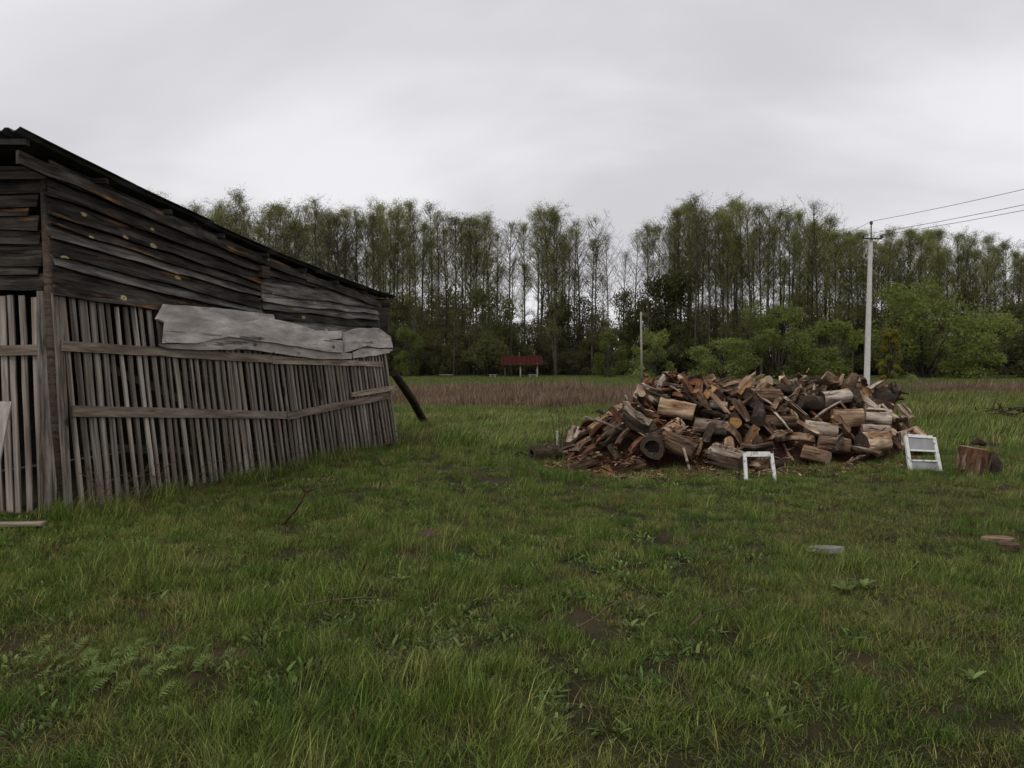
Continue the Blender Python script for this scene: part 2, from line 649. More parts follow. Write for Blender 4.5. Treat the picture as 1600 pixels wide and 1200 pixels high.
# clapboards of the long wall (near half, then far half); each laps over the one below
def claps(edges, mat_of, seed, lift=.030):
    for i in range(len(edges) - 1):
        (ax, ay, bx, by) = edges[i]; (cx_, cy_, dx, dy) = edges[i + 1]
        o_ = lift
        t0, t1 = wp(ax, ay - 4, o_), wp(bx, by - 2, o_)
        b0, b1 = wp(cx_, cy_, o_), wp(dx, dy, o_)
        strip_board('clapboard', t0, t1, b0, b1, .024, SN, mat_of(i), seed + i, .034, tilt=.034, n=12)


near_e = [(78, 252, 404, 398), (74, 277, 404, 413), (69, 305, 404, 427), (71, 335, 405, 443), (74, 352, 405, 454), (77, 370, 405, 465), (80, 399, 406, 482), (83, 417, 407, 493), (80, 459, 407, 514)]
claps(near_e, lambda i: (M_clap, M_clap, M_clap, M_clap, M_clap2, M_clap, M_clap2, M_clap)[i], 21)
far_e = [(404, 415, 588, 460), (406, 430, 588, 469), (405, 457, 588, 482), (406, 472, 589, 492), (408, 484, 589, 500), (425, 497, 589, 513), (425, 512, 589, 525)]
claps(far_e, lambda i: (M_clap, M_clap2, M_clap2, M_clap2, M_clap, M_clap2)[i], 41, .024)
mb = MB()
c0 = wp(408, 426, .0)
mb.box((-.16, -.09, -.3), (.05, .09, .13))
child('beam_end', mb, M_beam, frame(c0, SD, SN))

# boards of the front wall above the slats
fy = [279, 305, 325, 338, 361, 382, 416, 430, 455]
ends = [(68, 64), (60, 66), (46, 60), (62, 64), (64, 64), (68, 62), (62, 60), (70, 70)]
for i in range(len(fy) - 1):
    e0 = ends[i][0]
    strip_board('clapboard', fp(-140, fy[i] - 3, .02), fp(e0, fy[i] - 3, .02), fp(-140, fy[i + 1], .02), fp(e0, fy[i + 1], .02), .024, FNV,
                M_clap, 60 + i, .03, tilt=.02)
mb = MB(); mb.box((-.5, -.07, -.07), (.09, .07, .07))
child('beam_end', mb, M_beam, Matrix.Translation(fp(66, 272, .05)))
# rafter that carries the roof edge
p, q = wp(24, 232, .05), wp(592, 470, .05)
for k in range(3):
    f0, f1 = k / 3, (k + 1) / 3
    strip_board('rafter', p.lerp(q, f0) + Vector((0, 0, -.02 - .05 * math.sin(math.pi * f0))), p.lerp(q, f1) + Vector((0, 0, -.02 - .05 * math.sin(math.pi * f1))),
                p.lerp(q, f0) + Vector((0, 0, -.15 - .05 * math.sin(math.pi * f0))), p.lerp(q, f1) + Vector((0, 0, -.15 - .05 * math.sin(math.pi * f1))), .05, SN, M_clap, 80 + k, .03)
# end beam under the low eave
mb = MB(); mb.tube([wp(600, 474, .10) + Vector((.12, .1, 0)), wp(600, 474, .10) + Vector((-5.2, .5, 0))], [.08, .08], 8, wob=.2)
mb.obj('eave_beam', M_beam, barn).matrix_basis = BM

# silver live-edge slabs nailed over the slats
def slab(pts, off, thick, seed):
    P = [wp(x, y, off) for x, y in pts]
    o = P[0]
    M4 = frame(o, SD, SN); Mi = M4.inverted()
    L = [Mi @ p for p in P]
    fine = []
    for i in range(len(L)):
        a, b = L[i], L[(i + 1) % len(L)]
        n_ = max(1, int((b - a).length / .18))
        for k in range(n_):
            c = a.lerp(b, k / n_)
            w = .014 if k else .0
            fine.append(Vector((c.x, c.y + w * mnoise.noise((c.x * 4 + seed, c.y * 4, seed)), 0)))
    mb = MB(); n = len(fine)
    ctr = sum(fine, Vector()) / n
    f0 = mb.add([(v.x, v.y, 0) for v in fine])
    inn = [v.lerp(ctr, .03) for v in fine]
    f1 = mb.add([(v.x, v.y, thick) for v in inn])
    flip = sum(fine[i].x * fine[(i + 1) % n].y - fine[(i + 1) % n].x * fine[i].y for i in range(n)) > 0
    for i in range(n):
        j = (i + 1) % n
        mb.face((f0 + i, f0 + j, f1 + j, f1 + i) if flip else (f0 + j, f0 + i, f1 + i, f1 + j))
    mb.face([f1 + i for i in (range(n) if flip else reversed(range(n)))])
    mb.face([f0 + i for i in (reversed(range(n)) if flip else range(n))])
    child('live_edge_board', mb, M_live, M4)


def z7(pts):
    return [(240 + x / 3.077, 280 + y / 3.077) for x, y in pts]


slab(z7([(20, 795), (180, 786), (350, 752), (600, 786), (840, 826), (955, 838), (952, 864), (800, 866), (640, 846), (520, 828), (440, 818), (250, 822), (60, 814)]), .098, .024, 1)
slab(z7([(5, 672), (45, 600), (330, 622), (575, 650), (592, 690), (480, 705), (50, 694)]), .098, .024, 2)
slab(z7([(50, 684), (400, 700), (520, 672), (600, 676), (700, 700), (780, 727), (905, 730), (905, 765), (840, 772), (908, 776), (911, 836), (840, 832), (600, 792), (350, 757), (180, 790), (40, 788)]), .145, .030, 3)
slab(z7([(957, 832), (1010, 805), (1080, 815), (1150, 818), (1130, 836), (1050, 850), (957, 860)]), .098, .022, 4)
slab(z7([(906, 738), (980, 715), (1080, 716), (1135, 755), (1150, 812), (1080, 812), (1020, 802), (914, 834)]), .126, .030, 5)
strip_board('batten', wp(243, 500, .02), wp(250, 545, .02), wp(252, 500, .02), wp(260, 545, .02), .03, SN, M_slat, 3)

# roof: corrugated sheets running down the slope, away from the high front
r0 = wp(34, 206, .20); r1 = wp(619, 466, .20)
rl = (r1 - r0)
NSHEET_L, NSHEET_W = 6, 4
WD = Vector((-1, .02, 0))
for a in range(NSHEET_L):
    for b in range(NSHEET_W):
        mb = MB()
        n, m_ = 28, 5
        f0, f1 = a / NSHEET_L, (a + 1.08) / NSHEET_L
        lift = (NSHEET_L - a) * 0.004 + b % 2 * .003
        jit = random.uniform(-.03, .03)
        for i in range(m_ + 1):
            f = min(f0 + (f1 - f0) * i / m_, 1.0)
            c = r0 + rl * f + Vector((0, 0, -.13 * math.sin(math.pi * f) + lift + .012 * mnoise.noise((f * 7, b, 1)) + (.02 * i / m_ if a % 2 else .0)))
            for k in range(n + 1):
                w = b * 1.12 + 1.16 * k / n
                z = .026 * math.cos(2 * math.pi * w / .145)
                mb.v.append(tuple(c + WD * w + Vector((0, jit if i == 0 else 0, z))))
        nt = len(mb.v)
        mb.v.extend([(x, y, z - .008) for x, y, z in mb.v])
        for i in range(m_):
            for k in range(n):
                q = (i * (n + 1) + k, i * (n + 1) + k + 1, (i + 1) * (n + 1) + k + 1, (i + 1) * (n + 1) + k)
                mb.face(q[::-1], 0, True); mb.face([nt + j for j in q], 0, True)
        for i in range(m_):
            for k in (0, n):
                q = (i * (n + 1) + k, (i + 1) * (n + 1) + k)
                mb.face((q[0], q[1], q[1] + nt, q[0] + nt))
        for k in range(n):
            for i in (0, m_):
                q = (i * (n + 1) + k, i * (n + 1) + k + 1)
                mb.face((q[0], q[1], q[1] + nt, q[0] + nt))
        mb.obj('roof_sheet', M_roof, barn).matrix_basis = BM
# battens and rafters under the sheets
for k in range(9):
    f = k / 8 * .97 + .01
    c = r0 + rl * f + Vector((0, 0, -.13 * math.sin(math.pi * f) - .075))
    mb = MB(); mb.box((-4.5, -.04, -.03), (-.02, .04, .03))
    mb.obj('roof_batten', M_dark, barn).matrix_basis = BM @ Matrix.Translation(c)
for k in range(1, 4):
    p_, q_ = r0 + WD * (1.4 * k) + Vector((0, 0, -.16)), r1 + WD * (1.4 * k) + Vector((0, 0, -.16))
    mb = MB(); mb.tube([p_, (p_ + q_) / 2 - Vector((0, 0, .12)), q_], [.06, .06, .06], 6)
    mb.obj('rafter', M_beam, barn).matrix_basis = BM
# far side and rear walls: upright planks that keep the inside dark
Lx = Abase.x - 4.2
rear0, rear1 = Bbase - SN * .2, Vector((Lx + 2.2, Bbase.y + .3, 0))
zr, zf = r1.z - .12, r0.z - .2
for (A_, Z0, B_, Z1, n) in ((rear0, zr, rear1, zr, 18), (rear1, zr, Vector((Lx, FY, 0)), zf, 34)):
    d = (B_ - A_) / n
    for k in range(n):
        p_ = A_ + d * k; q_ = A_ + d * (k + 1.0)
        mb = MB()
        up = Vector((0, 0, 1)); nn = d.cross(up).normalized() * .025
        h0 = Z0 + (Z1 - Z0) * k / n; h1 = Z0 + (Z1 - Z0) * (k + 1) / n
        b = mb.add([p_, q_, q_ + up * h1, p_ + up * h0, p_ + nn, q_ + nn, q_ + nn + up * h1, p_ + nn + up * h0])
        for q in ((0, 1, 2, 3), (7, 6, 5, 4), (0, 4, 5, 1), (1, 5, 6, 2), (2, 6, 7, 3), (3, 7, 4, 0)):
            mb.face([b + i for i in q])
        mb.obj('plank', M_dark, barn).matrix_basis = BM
# old hay and stored planks in the dark of the barn
# --- things that lean on the barn
top, bot = wp(612, 583, .02) + Vector((.02, .25, 0)), ground_at(664, 663)
bot.z = gz(bot.x, bot.y) + .02
mb = MB()
d_ = bot - top
mb.tube([(0, 0, 0), (d_.length * .5, .03, .02), (d_.length + .08, 0, 0)], [.085, .10, .105], 10, wob=.25, seed=4)
o = mb.obj('prop_log', M_bark, None, frame(top, d_, (1, 0, 0)))
tag(o, 'dark bark-covered log propped slantwise against the low end of the barn', 'log')
a, b = fp(10, 628, .26), fp(-12, 745, .45)
b.z = 0
mbM = strip_board('plank', fp(-6, 628, .24), fp(-36, 800, .55), fp(20, 628, .24), fp(-14, 800, .55), .03, Vector((.1, -1, .2)), M_live, 9, parent_=True)
o = mbM[0].obj('leaning_plank', M_live, None, mbM[1])
tag(o, 'pale bleached plank leaning on the front slats of the barn', 'plank')
mb = MB(); mb.box((0, 0, 0), (1.3, .14, .03))
p_ = ground_at(-150, 832)
o = mb.obj('fallen_plank', M_rail, None, Matrix.Translation((p_.x, p_.y, gz(p_.x, p_.y) + .03)) @ Matrix.Rotation(.12, 4, 'Z'))
tag(o, 'pale plank lying in the grass before the barn corner', 'plank')

# ------------------------------------------------------------------ firewood heap
HX0, HY0, HC = 0.2, 11.0, 0.03
HNX, HNY = int(8.2 / HC), int(7.0 / HC)
gx = HX0 + HC * np.arange(HNX); gy = HY0 + HC * np.arange(HNY)
GX, GY = np.meshgrid(gx, gy)
Yf = np.interp(GX, [0.6, 1.2, 1.85, 3.5, 5.1, 6.6, 7.4], [13.2, 12.2, 11.85, 12.35, 12.7, 13.2, 14.2])
HT = 1.36 * np.minimum.reduce([np.ones_like(GX), np.clip((GX - .55) / 2.15, 0, 1) ** .85, np.clip((7.85 - GX) / .45, 0, 1), np.clip((GY - Yf) / 1.75, 0, 1) ** .9, np.clip((17.3 - GY) / 2.0, 0, 1)])
bump_ = np.array([[fbm(x, y, 1.1, 5.0, 2) for x in gx[::6]] for y in gy[::6]])
bump_ = np.kron(bump_, np.ones((6, 6)))[:HNY, :HNX]
pad = np.pad(bump_, ((0, HNY - bump_.shape[0]), (0, HNX - bump_.shape[1])), mode='edge')
HT = HT * (1 + .10 * pad)
H = np.clip(HT - 0.36, 0, None)          # added bark core; logs are dropped on it
CORE = H.copy()


def hidx(x, y):
    return min(max(int((y - HY0) / HC), 0), HNY - 1), min(max(int((x - HX0) / HC), 0), HNX - 1)


def settle(x, y, yaw, pitch, L, r, commit=False, sq=1.0):
    """height at which a piece dropped here comes to rest"""
    ex = abs(L / 2 * math.cos(yaw)) + r + .03; ey = abs(L / 2 * math.sin(yaw)) + r + .03
    j0, i0 = hidx(x - ex, y - ey); j1, i1 = hidx(x + ex, y + ey)
    X = GX[j0:j1 + 1, i0:i1 + 1] - x; Y = GY[j0:j1 + 1, i0:i1 + 1] - y
    u = X * math.cos(yaw) + Y * math.sin(yaw); v = -X * math.sin(yaw) + Y * math.cos(yaw)
    hl = L / 2 * math.cos(pitch)
    inside = (np.abs(u) <= hl) & (np.abs(v) < r)
    if not inside.any():
        return None
    zc_ = u * math.tan(pitch); hh = np.sqrt(np.clip(r * r - v * v, 0, None)) / math.cos(pitch) * sq
    sub = H[j0:j1 + 1, i0:i1 + 1]
    z = np.percentile((sub - (zc_ - hh))[inside], 93)
    if commit:
        sub[inside] = np.maximum(sub[inside], (z + zc_ + hh)[inside])
    return z


def local_pitch(x, y, yaw, L):
    a = hidx(x + L * .4 * math.cos(yaw), y + L * .4 * math.sin(yaw)); b = hidx(x - L * .4 * math.cos(yaw), y - L * .4 * math.sin(yaw))
    return math.atan2(H[a] - H[b], L * .8)


def round_log_mesh(name, L, r, side, seed, hollow=False, taper=.92, squash=1.0, n=16):
    mb = MB(); rows = []
    m_ = 6
    sl0, sl1 = random.Random(seed).uniform(-.12, .12), random.Random(seed + 1).uniform(-.12, .12)
    for i in range(m_ + 1):
        f = i / m_
        x = (f - .5) * L
        ring = []
        for k in range(n):
            a = 2 * math.pi * k / n
            rr = r * (1 + (taper - 1) * f) * (1 + .30 * mnoise.noise((math.cos(a) + seed, math.sin(a), f * .9 + seed)) + .09 * mnoise.noise((math.cos(a) * 4 + seed, math.sin(a) * 4, f * 5)))
            sl = sl0 if f < .5 else sl1
            ring.append((x + (sl * rr * math.cos(a) if i in (0, m_) else 0), rr * math.cos(a) * squash, rr * math.sin(a)))
        rows.append(mb.add(ring))
    for i in range(m_):
        a, b = rows[i], rows[i + 1]
        for k in range(n):
            mb.face((a + k, a + (k + 1) % n, b + (k + 1) % n, b + k), 0, True)
    me = mb.mesh(name, side)
    ends = []
    for w, sgn in ((rows[0], -1), (rows[-1], 1)):
        e_ = MB()
        ring = [Vector(mb.v[w + k]) for k in range(n)]
        c = sum(ring, Vector()) / n
        o1 = e_.add(ring)
        if hollow:
            o2 = e_.add([c + (p - c) * .62 for p in ring]); o3 = e_.add([c + (p - c) * .55 - Vector((sgn * L * .35, 0, 0)) for p in ring])
            seq = ((o1, o2, 0), (o2, o3, 1))
            for a, b, mi in seq:
                for k in range(n):
                    q = (a + k, a + (k + 1) % n, b + (k + 1) % n, b + k)
                    e_.face(q[::-1] if sgn < 0 else q, mi)
            e_.face([o3 + k for k in (reversed(range(n)) if sgn < 0 else range(n))], 1)
        else:
            o2 = e_.add([c + (p - c) * .5 + Vector((sgn * .006 * mnoise.noise(p * 9), 0, 0)) for p in ring])
            for k in range(n):
                q = (o1 + k, o1 + (k + 1) % n, o2 + (k + 1) % n, o2 + k)
                e_.face(q[::-1] if sgn < 0 else q)
            e_.face([o2 + k for k in (reversed(range(n)) if sgn < 0 else range(n))])
        ends.append(e_)
    return me, ends


def billet_mesh(seed, shape, L, r, mats):
    """split piece: some faces torn wood (0), round side bark (1), ragged ends (0)"""
    q = random.Random(seed)
    if shape == 'half':
        sec = [(math.cos(a) * r, math.sin(a) * r * .85 - r * .35, 1) for a in np.linspace(.0, math.pi, 6)]
        sec = [(x, y, 1) for x, y, _ in sec]; sec[-1] = (sec[-1][0], sec[-1][1], 0)
    elif shape == 'wedge':
        sec = [(-r, -.5 * r, 0), (r * .9, -.6 * r, 1), (r * 1.0, -.1 * r, 1), (r * .55, .55 * r, 1), (r * .0, .85 * r, 0)]
    elif shape == 'slab':
        sec = [(-r, -.28 * r, 0), (r, -.3 * r, 1), (r * 1.05, .15 * r, 0), (r * .2, .36 * r, 0), (-r * .95, .24 * r, 1)]
    else:
        sec = [(-r * .6, -.5 * r, 0), (r * .65, -.45 * r, 0), (r * .5, .5 * r, 0), (-r * .55, .45 * r, 1)]
    n = len(sec); m_ = 5; mb = MB(); rows = []
    tw = q.uniform(-.25, .25); tp = q.uniform(.6, 1.0); bow = q.uniform(-.04, .04)
    for i in range(m_ + 1):
        f = i / m_; s_ = 1 + (tp - 1) * f; ca, sa = math.cos(tw * f), math.sin(tw * f)
        ring = []
        for k, (y, z, _) in enumerate(sec):
            y *= s_ * q.uniform(.82, 1.14); z *= s_ * q.uniform(.75, 1.2)
            xx = (f - .5) * L
            if i in (0, m_):
                xx += q.uniform(-.16, .16) * L * .6
            ring.append((xx, y * ca - z * sa, y * sa + z * ca + bow * math.sin(math.pi * f)))
        rows.append(mb.add(ring))
    for i in range(m_):
        a, b = rows[i], rows[i + 1]
        for k in range(n):
            mb.face((a + k, a + (k + 1) % n, b + (k + 1) % n, b + k), sec[k][2])
    mb.face([rows[0] + k for k in reversed(range(n))]); mb.face([rows[-1] + k for k in range(n)])
    return mb.mesh('split_billet', mats)


def pose(x, y, z, yaw, pitch, roll, s=(1, 1, 1)):
    return Matrix.Translation((x, y, z)) @ Matrix.Rotation(yaw, 4, 'Z') @ Matrix.Rotation(-pitch, 4, 'Y') @ Matrix.Rotation(roll, 4, 'X') @ Matrix.Diagonal((*s, 1))


GRP = 'firewood in the heap'


def hsurf(px, py):
    """where a sight line meets the heap"""
    d = ray(px, py)
    t = 10.5
    while t < 18:
        p = EYE + d * (t / d.y)
        if 0.25 < p.x < 8.3 and p.y < 17.9:
            if p.z < HT[hidx(p.x, p.y)]:
                return p
        t += .03
    return EYE + d * (15.2 / d.y)


def put_log(px, py, L, r, yaw, pitch, side, endm, label, hollow=False, squash=1.0, group=None, roll=None, parent_loc=None, name='log'):
    p = hsurf(px, py) if parent_loc is None else parent_loc
    y_ = R(yaw); pt = R(pitch)
    z = settle(p.x, p.y, y_, pt, L, r, True)
    z = min(z, p.z + .05) if parent_loc is None else z
    seed = int(px * 7 + py)
    me, ends = round_log_mesh(name, L, r, side, seed, hollow, squash=squash)
    o = mesh_obj(name, me, None, mat4=pose(p.x, p.y, z, y_, pt, random.uniform(0, 6) if roll is None else roll))
    tag(o, label, 'log', group)
    for e_ in ends:
        e_.obj('cut_end', [endm, M_endd], o)
    return o


def put_billet(px, py, L, r, yaw, pitch, shape, mats, label, roll=0.0, group=None):
    p = hsurf(px, py)
    z = settle(p.x, p.y, R(yaw), R(pitch), L, r * .6, True)
    z = min(z, p.z + .07)
    o = mesh_obj('split_billet', billet_mesh(int(px * 3 + py), shape, L, r, mats), None, mat4=pose(p.x, p.y, z, R(yaw), R(pitch), roll))
    tag(o, label, 'firewood', group)
    return o


BIL = {'tan': [M_tan, M_brown], 'red': [M_red, M_bark], 'brown': [M_brown, M_bark], 'grey': [M_grey, M_brown], 'orange': [M_orange, M_brown]}
# the hollow log lying apart at the foot of the heap
p_ = ground_at(842, 722)
o = put_log(842, 712, .55, .155, -172, 0, M_bark, M_endd, 'short hollow bark-covered log lying in grass apart from the heap', True,
            parent_loc=Vector((p_.x + .12, p_.y + .25, 0)))
o.matrix_basis = pose(p_.x + .12, p_.y + .30, gz(p_.x, p_.y) + .13, R(28), 0, 1.0)
# pieces that can be told apart, low ones first
put_log(1023, 690, .50, .19, 70, 8, M_bark, M_endd, 'hollow black-ended log low in the heap below the big grey slab', True)
put_log(1060, 702, .55, .15, -30, -20, M_brown, M_endd, 'stubby brown log with a dark hollow end near the heap foot', True)
put_billet(975, 725, .62, .15, 28, 8, 'half', BIL['orange'], 'orange split half-log at the foot of the heap', .5)
put_billet(910, 720, .55, .13, 30, 8, 'half', BIL['tan'], 'tan and red split log at the low tip of the heap', .6)
put_log(1135, 718, .52, .17, -38, -12, M_grey, M_endd, 'smooth grey log behind the empty white window frame')
put_log(1365, 686, .46, .21, 12, 4, M_tan, M_endd, 'thick ochre log with frayed red end beside the broken window sash')
put_log(1303, 683, .50, .14, -14, -6, M_brown, M_end, 'brown round log under the pale bare log')
put_log(1283, 660, .55, .13, -16, -6, M_grey, M_end, 'grey brown log end lying just under the pale bare log')
put_log(1368, 667, .48, .15, -6, 0, M_grey, M_end, 'light grey bare log between the ochre log and the grey log')
put_log(1325, 646, .50, .165, -12, 3, M_tan, M_endo, 'pale bare yellowish log near the right end of the heap', roll=.3)
put_log(1371, 643, .44, .165, -18, -4, M_grey, M_end, 'smooth grey barkless log next to the pale yellowish log')
put_log(1147, 643, .5, .10, 78, 10, M_bark, M_endo, 'bark-covered log showing a bright orange sawn end')
put_log(1110, 655, .55, .13, -10, -4, M_grey, M_end, 'long grey log in the middle of the heap')
put_log(1215, 642, .62, .12, 3, 3, M_brown, M_endd, 'dark brown grooved log below crossed tan billets')
put_log(1057, 629, .60, .16, -16, -8, M_tan, M_endd, 'pale tan log with knots on the upper left shoulder of the heap')
put_log(1050, 660, .52, .15, 52, 18, M_tan, M_endd, 'tan and orange log tilted down below the pale shoulder log')
put_log(1025, 612, .40, .09, 4, 4, M_grey, M_end, 'short thin log on the left crest of the heap')
put_log(1195, 606, .55, .15, 0, 0, M_brown, M_endd, 'thick brown log lying along the crest of the heap')
put_log(1305, 612, .55, .15, 10, 8, M_grey, M_endd, 'grey cracked log high on the crest beside the dark root')
o = put_billet(997, 664, .55, .27, -35, -25, 'slab', [M_grey, M_grey], 'wide grey bark slab with knots hanging on the heap', -.75)
put_billet(1085, 602, .55, .13, 15, 10, 'half', BIL['grey'], 'pale split log on top of the heap crest', .4)
put_billet(1225, 625, .48, .075, 62, 40, 'stick', BIL['tan'], 'straight tan billet leaning left of a crossed pair', .2)
put_billet(1240, 622, .46, .065, 97, 42, 'stick', BIL['tan'], 'straight tan billet standing steeply in a crossed pair', .5)
put_billet(1260, 630, .55, .085, -60, -38, 'half', BIL['brown'], 'brown grooved billet slanting beside the crossed tan billets', .4)
put_billet(1274, 627, .38, .06, -55, -38, 'stick', BIL['orange'], 'short orange tan billet slanting below the crest', .4)
put_billet(1195, 700, .55, .13, 48, 18, 'half', BIL['tan'], 'khaki split log standing behind the empty white frame', .4)
put_billet(1340, 705, .55, .07, 28, 14, 'stick', BIL['brown'], 'dark brown billet slanting at the heap foot', .2)
put_billet(1183, 672, .38, .12, 80, 30, 'wedge', BIL['red'], 'crumbling deep red rotten block in the heap', .8)
put_billet(1410, 650, .55, .12, -52, -40, 'half', BIL['tan'], 'tan split log sliding off the right end of the heap', .2)
put_billet(1335, 615, .33, .10, 80, 40, 'half', BIL['tan'], 'short tan split piece below the dark root stump', .2)
put_billet(1273, 588, .30, .09, 2, 3, 'half', BIL['grey'], 'small grey block on the very top of the heap', .2)

# dark root stump on the right shoulder
p_ = hsurf(1383, 612)
mb = MB()
rb = random.Random(5)
mb.tube([(-.25, 0, -.12), (0, 0, 0), (.22, .05, .05)], [.16, .22, .12], 10, wob=.6, seed=2)
for k in range(16):
    a = rb.uniform(0, 6.28); el = rb.uniform(-.3, 1.2); L = rb.uniform(.22, .42)
    d = Vector((math.cos(a) * math.cos(el), math.sin(a) * math.cos(el), math.sin(el)))
    st = Vector((rb.uniform(-.2, .2), 0, 0))
    mb.tube([st, st + d * L * .6 + Vector((0, 0, .03)), st + d * L + Vector((rb.uniform(-.08, .08), 0, rb.uniform(-.1, .06)))], [.06, .035, .012], 6, wob=.4, seed=k)
o = mb.obj('root_stump', M_bark, None, Matrix.Translation((p_.x, p_.y, settle(p_.x, p_.y, 0, 0, .5, .2, True) - .02)))
tag(o, 'dark tangled root stump on the right crest of the heap', 'stump')

# the rest of the heap: pieces dropped one after another
KINDS = []
for k, (shape, colr, L, r) in enumerate([('half', 'tan', .48, .10), ('wedge', 'brown', .50, .11), ('half', 'brown', .45, .12), ('wedge', 'red', .42, .09), ('slab', 'grey', .50, .11),
                                         ('stick', 'tan', .46, .055), ('stick', 'brown', .50, .06), ('slab', 'red', .44, .10), ('wedge', 'tan', .46, .10), ('half', 'grey', .46, .10),
                                         ('stick', 'grey', .55, .045), ('slab', 'brown', .48, .12), ('half', 'red', .42, .09), ('wedge', 'orange', .40, .08), ('stick', 'red', .42, .05)]):
    KINDS.append(('billet', billet_mesh(100 + k, shape, L, r, BIL[colr]), L, r, {'tan': 'pale tan', 'brown': 'dark brown', 'red': 'reddish rotten', 'grey': 'weathered grey', 'orange': 'orange'}[colr],
                  {'half': 'split half-log', 'wedge': 'wedge-shaped billet', 'slab': 'flat split slab', 'stick': 'narrow split stick'}[shape]))
for k, (side, endm, L, r, c) in enumerate([(M_grey, M_end, .46, .13, 'grey barkless'), (M_bark, M_endd, .48, .12, 'dark bark-covered'), (M_brown, M_end, .44, .14, 'brown weathered'),
                                           (M_tan, M_end, .42, .11, 'pale tan barkless'), (M_bark, M_end, .5, .09, 'dark bark-covered')]):
    me, ends = round_log_mesh('log', L, r, side, 300 + k, False)
    KINDS.append(('log', me, L, r, c, [e_.mesh('cut_end', [endm, M_endd]) for e_ in ends]))
rf = random.Random(11)
placed = 0
for it in range(420):
    if placed >= 285:
        break
    big = placed < 70
    kd = KINDS[rf.randrange(15, 20)] if rf.random() < (.24 if big else .05) else KINDS[rf.randrange(15)]
    sc = rf.uniform(.85, 1.2) if big else rf.uniform(.6, 1.05)
    L, r = kd[2] * sc, kd[3] * sc * (.75 if kd[0] == 'billet' else 1)
    best = None
    for c in range(26):
        x = rf.uniform(.75, 3.4 if kd[4].startswith('red') else 7.75); y = rf.uniform(11.7, 16.2) if c % 5 == 0 else np.interp(x, [0.6, 1.2, 1.85, 3.5, 5.1, 6.6, 7.4], [13.2, 12.2, 11.85, 12.35, 12.7, 13.2, 14.2]) + rf.uniform(0, 2.1)
        j, i = hidx(x, y)
        if HT[j, i] < .08:
            continue
        yaw = rf.gauss(0, .7) if rf.random() < .6 else rf.uniform(-1.57, 1.57)
        pt = max(-.8, min(.8, local_pitch(x, y, yaw, L) + rf.gauss(0, .12)))
        z = settle(x, y, yaw, pt, L, r)
        if z is None:
            continue
        over = z + r - HT[j, i]
        if over > .13:
            continue
        sc_ = (HT[j, i] - H[j, i]) + .5 * HT[j, i] * rf.random() - .3 * max(over, 0) - (.25 if y > 15.2 else 0)
        if best is None or sc_ > best[0]:
            best = (sc_, x, y, yaw, pt, z)
    if best is None:
        continue
    _, x, y, yaw, pt, z = best
    z = settle(x, y, yaw, pt, L, r, True)
    roll = rf.uniform(0, 6.28) if kd[0] == 'log' or kd[5].startswith('narrow') else rf.choice([0, 0, 3.14]) + rf.uniform(-.5, .5)
    o = mesh_obj('log' if kd[0] == 'log' else 'split_billet', kd[1], None, mat4=pose(x, y, z - .01, yaw, pt, roll, (sc, sc, sc)))
    hz = ('at the rear' if y > 15.4 else 'on the crest' if z > 1.0 else 'on the front slope' if z > .45 else 'at the foot') + ' of the heap, '
    hz += 'by the low tip' if x < 1.9 else 'near the grey slab' if x < 3.2 else 'above the empty frame' if x < 4.4 else 'near the crossed billets' if x < 5.6 else 'by the pale log' if x < 6.8 else 'by the window sash'
    if kd[0] == 'log':
        tag(o, kd[4] + ' round log ' + hz, 'log', kd[4] + ' logs ' + hz)
        for e_ in kd[5]:
            mesh_obj('cut_end', e_, o)
    else:
        tag(o, kd[4] + ' ' + kd[5] + ' ' + hz, 'firewood', kd[4] + ' ' + kd[5] + ' pieces ' + hz)
    placed += 1

# pale sticks poking out
def stick(pts, rad, label, mat=None, name='branch'):
    o0 = Vector(pts[0])
    mb = MB(); mb.tube([Vector(p) - o0 for p in pts], rad, 7, wob=.3, seed=len(pts))
    return tag(mb.obj(name, mat or M_grey, None, Matrix.Translation(o0)), label, 'branch')


a, b = at_depth(914, 652, 12.5), at_depth(972, 672, 12.7)
stick([a, a.lerp(b, .45) + Vector((0, 0, .02)), b + Vector((.1, .15, -.05))], [.022, .025, .03], 'bleached stick poking left out of the heap from under the grey slab')
a, b = at_depth(977, 617, 13.6), at_depth(986, 634, 13.6)
stick([a, a.lerp(b, .5), b + Vector((.05, .1, -.1))], [.016, .02, .035], 'short bleached twig stub on the upper left slope of the heap')
p_ = ground_at(870, 715)
stick([p_ - Vector((0, 0, .05)), at_depth(871, 673, p_.y)], [.022, .018], 'pale upright stake at the left tip of the heap', M_birch, 'stake')
a, b = at_depth(1068, 700, 11.95), at_depth(1078, 735, 11.8)
stick([a, b], [.018, .022], 'thin pale stick propped against the heap foot')

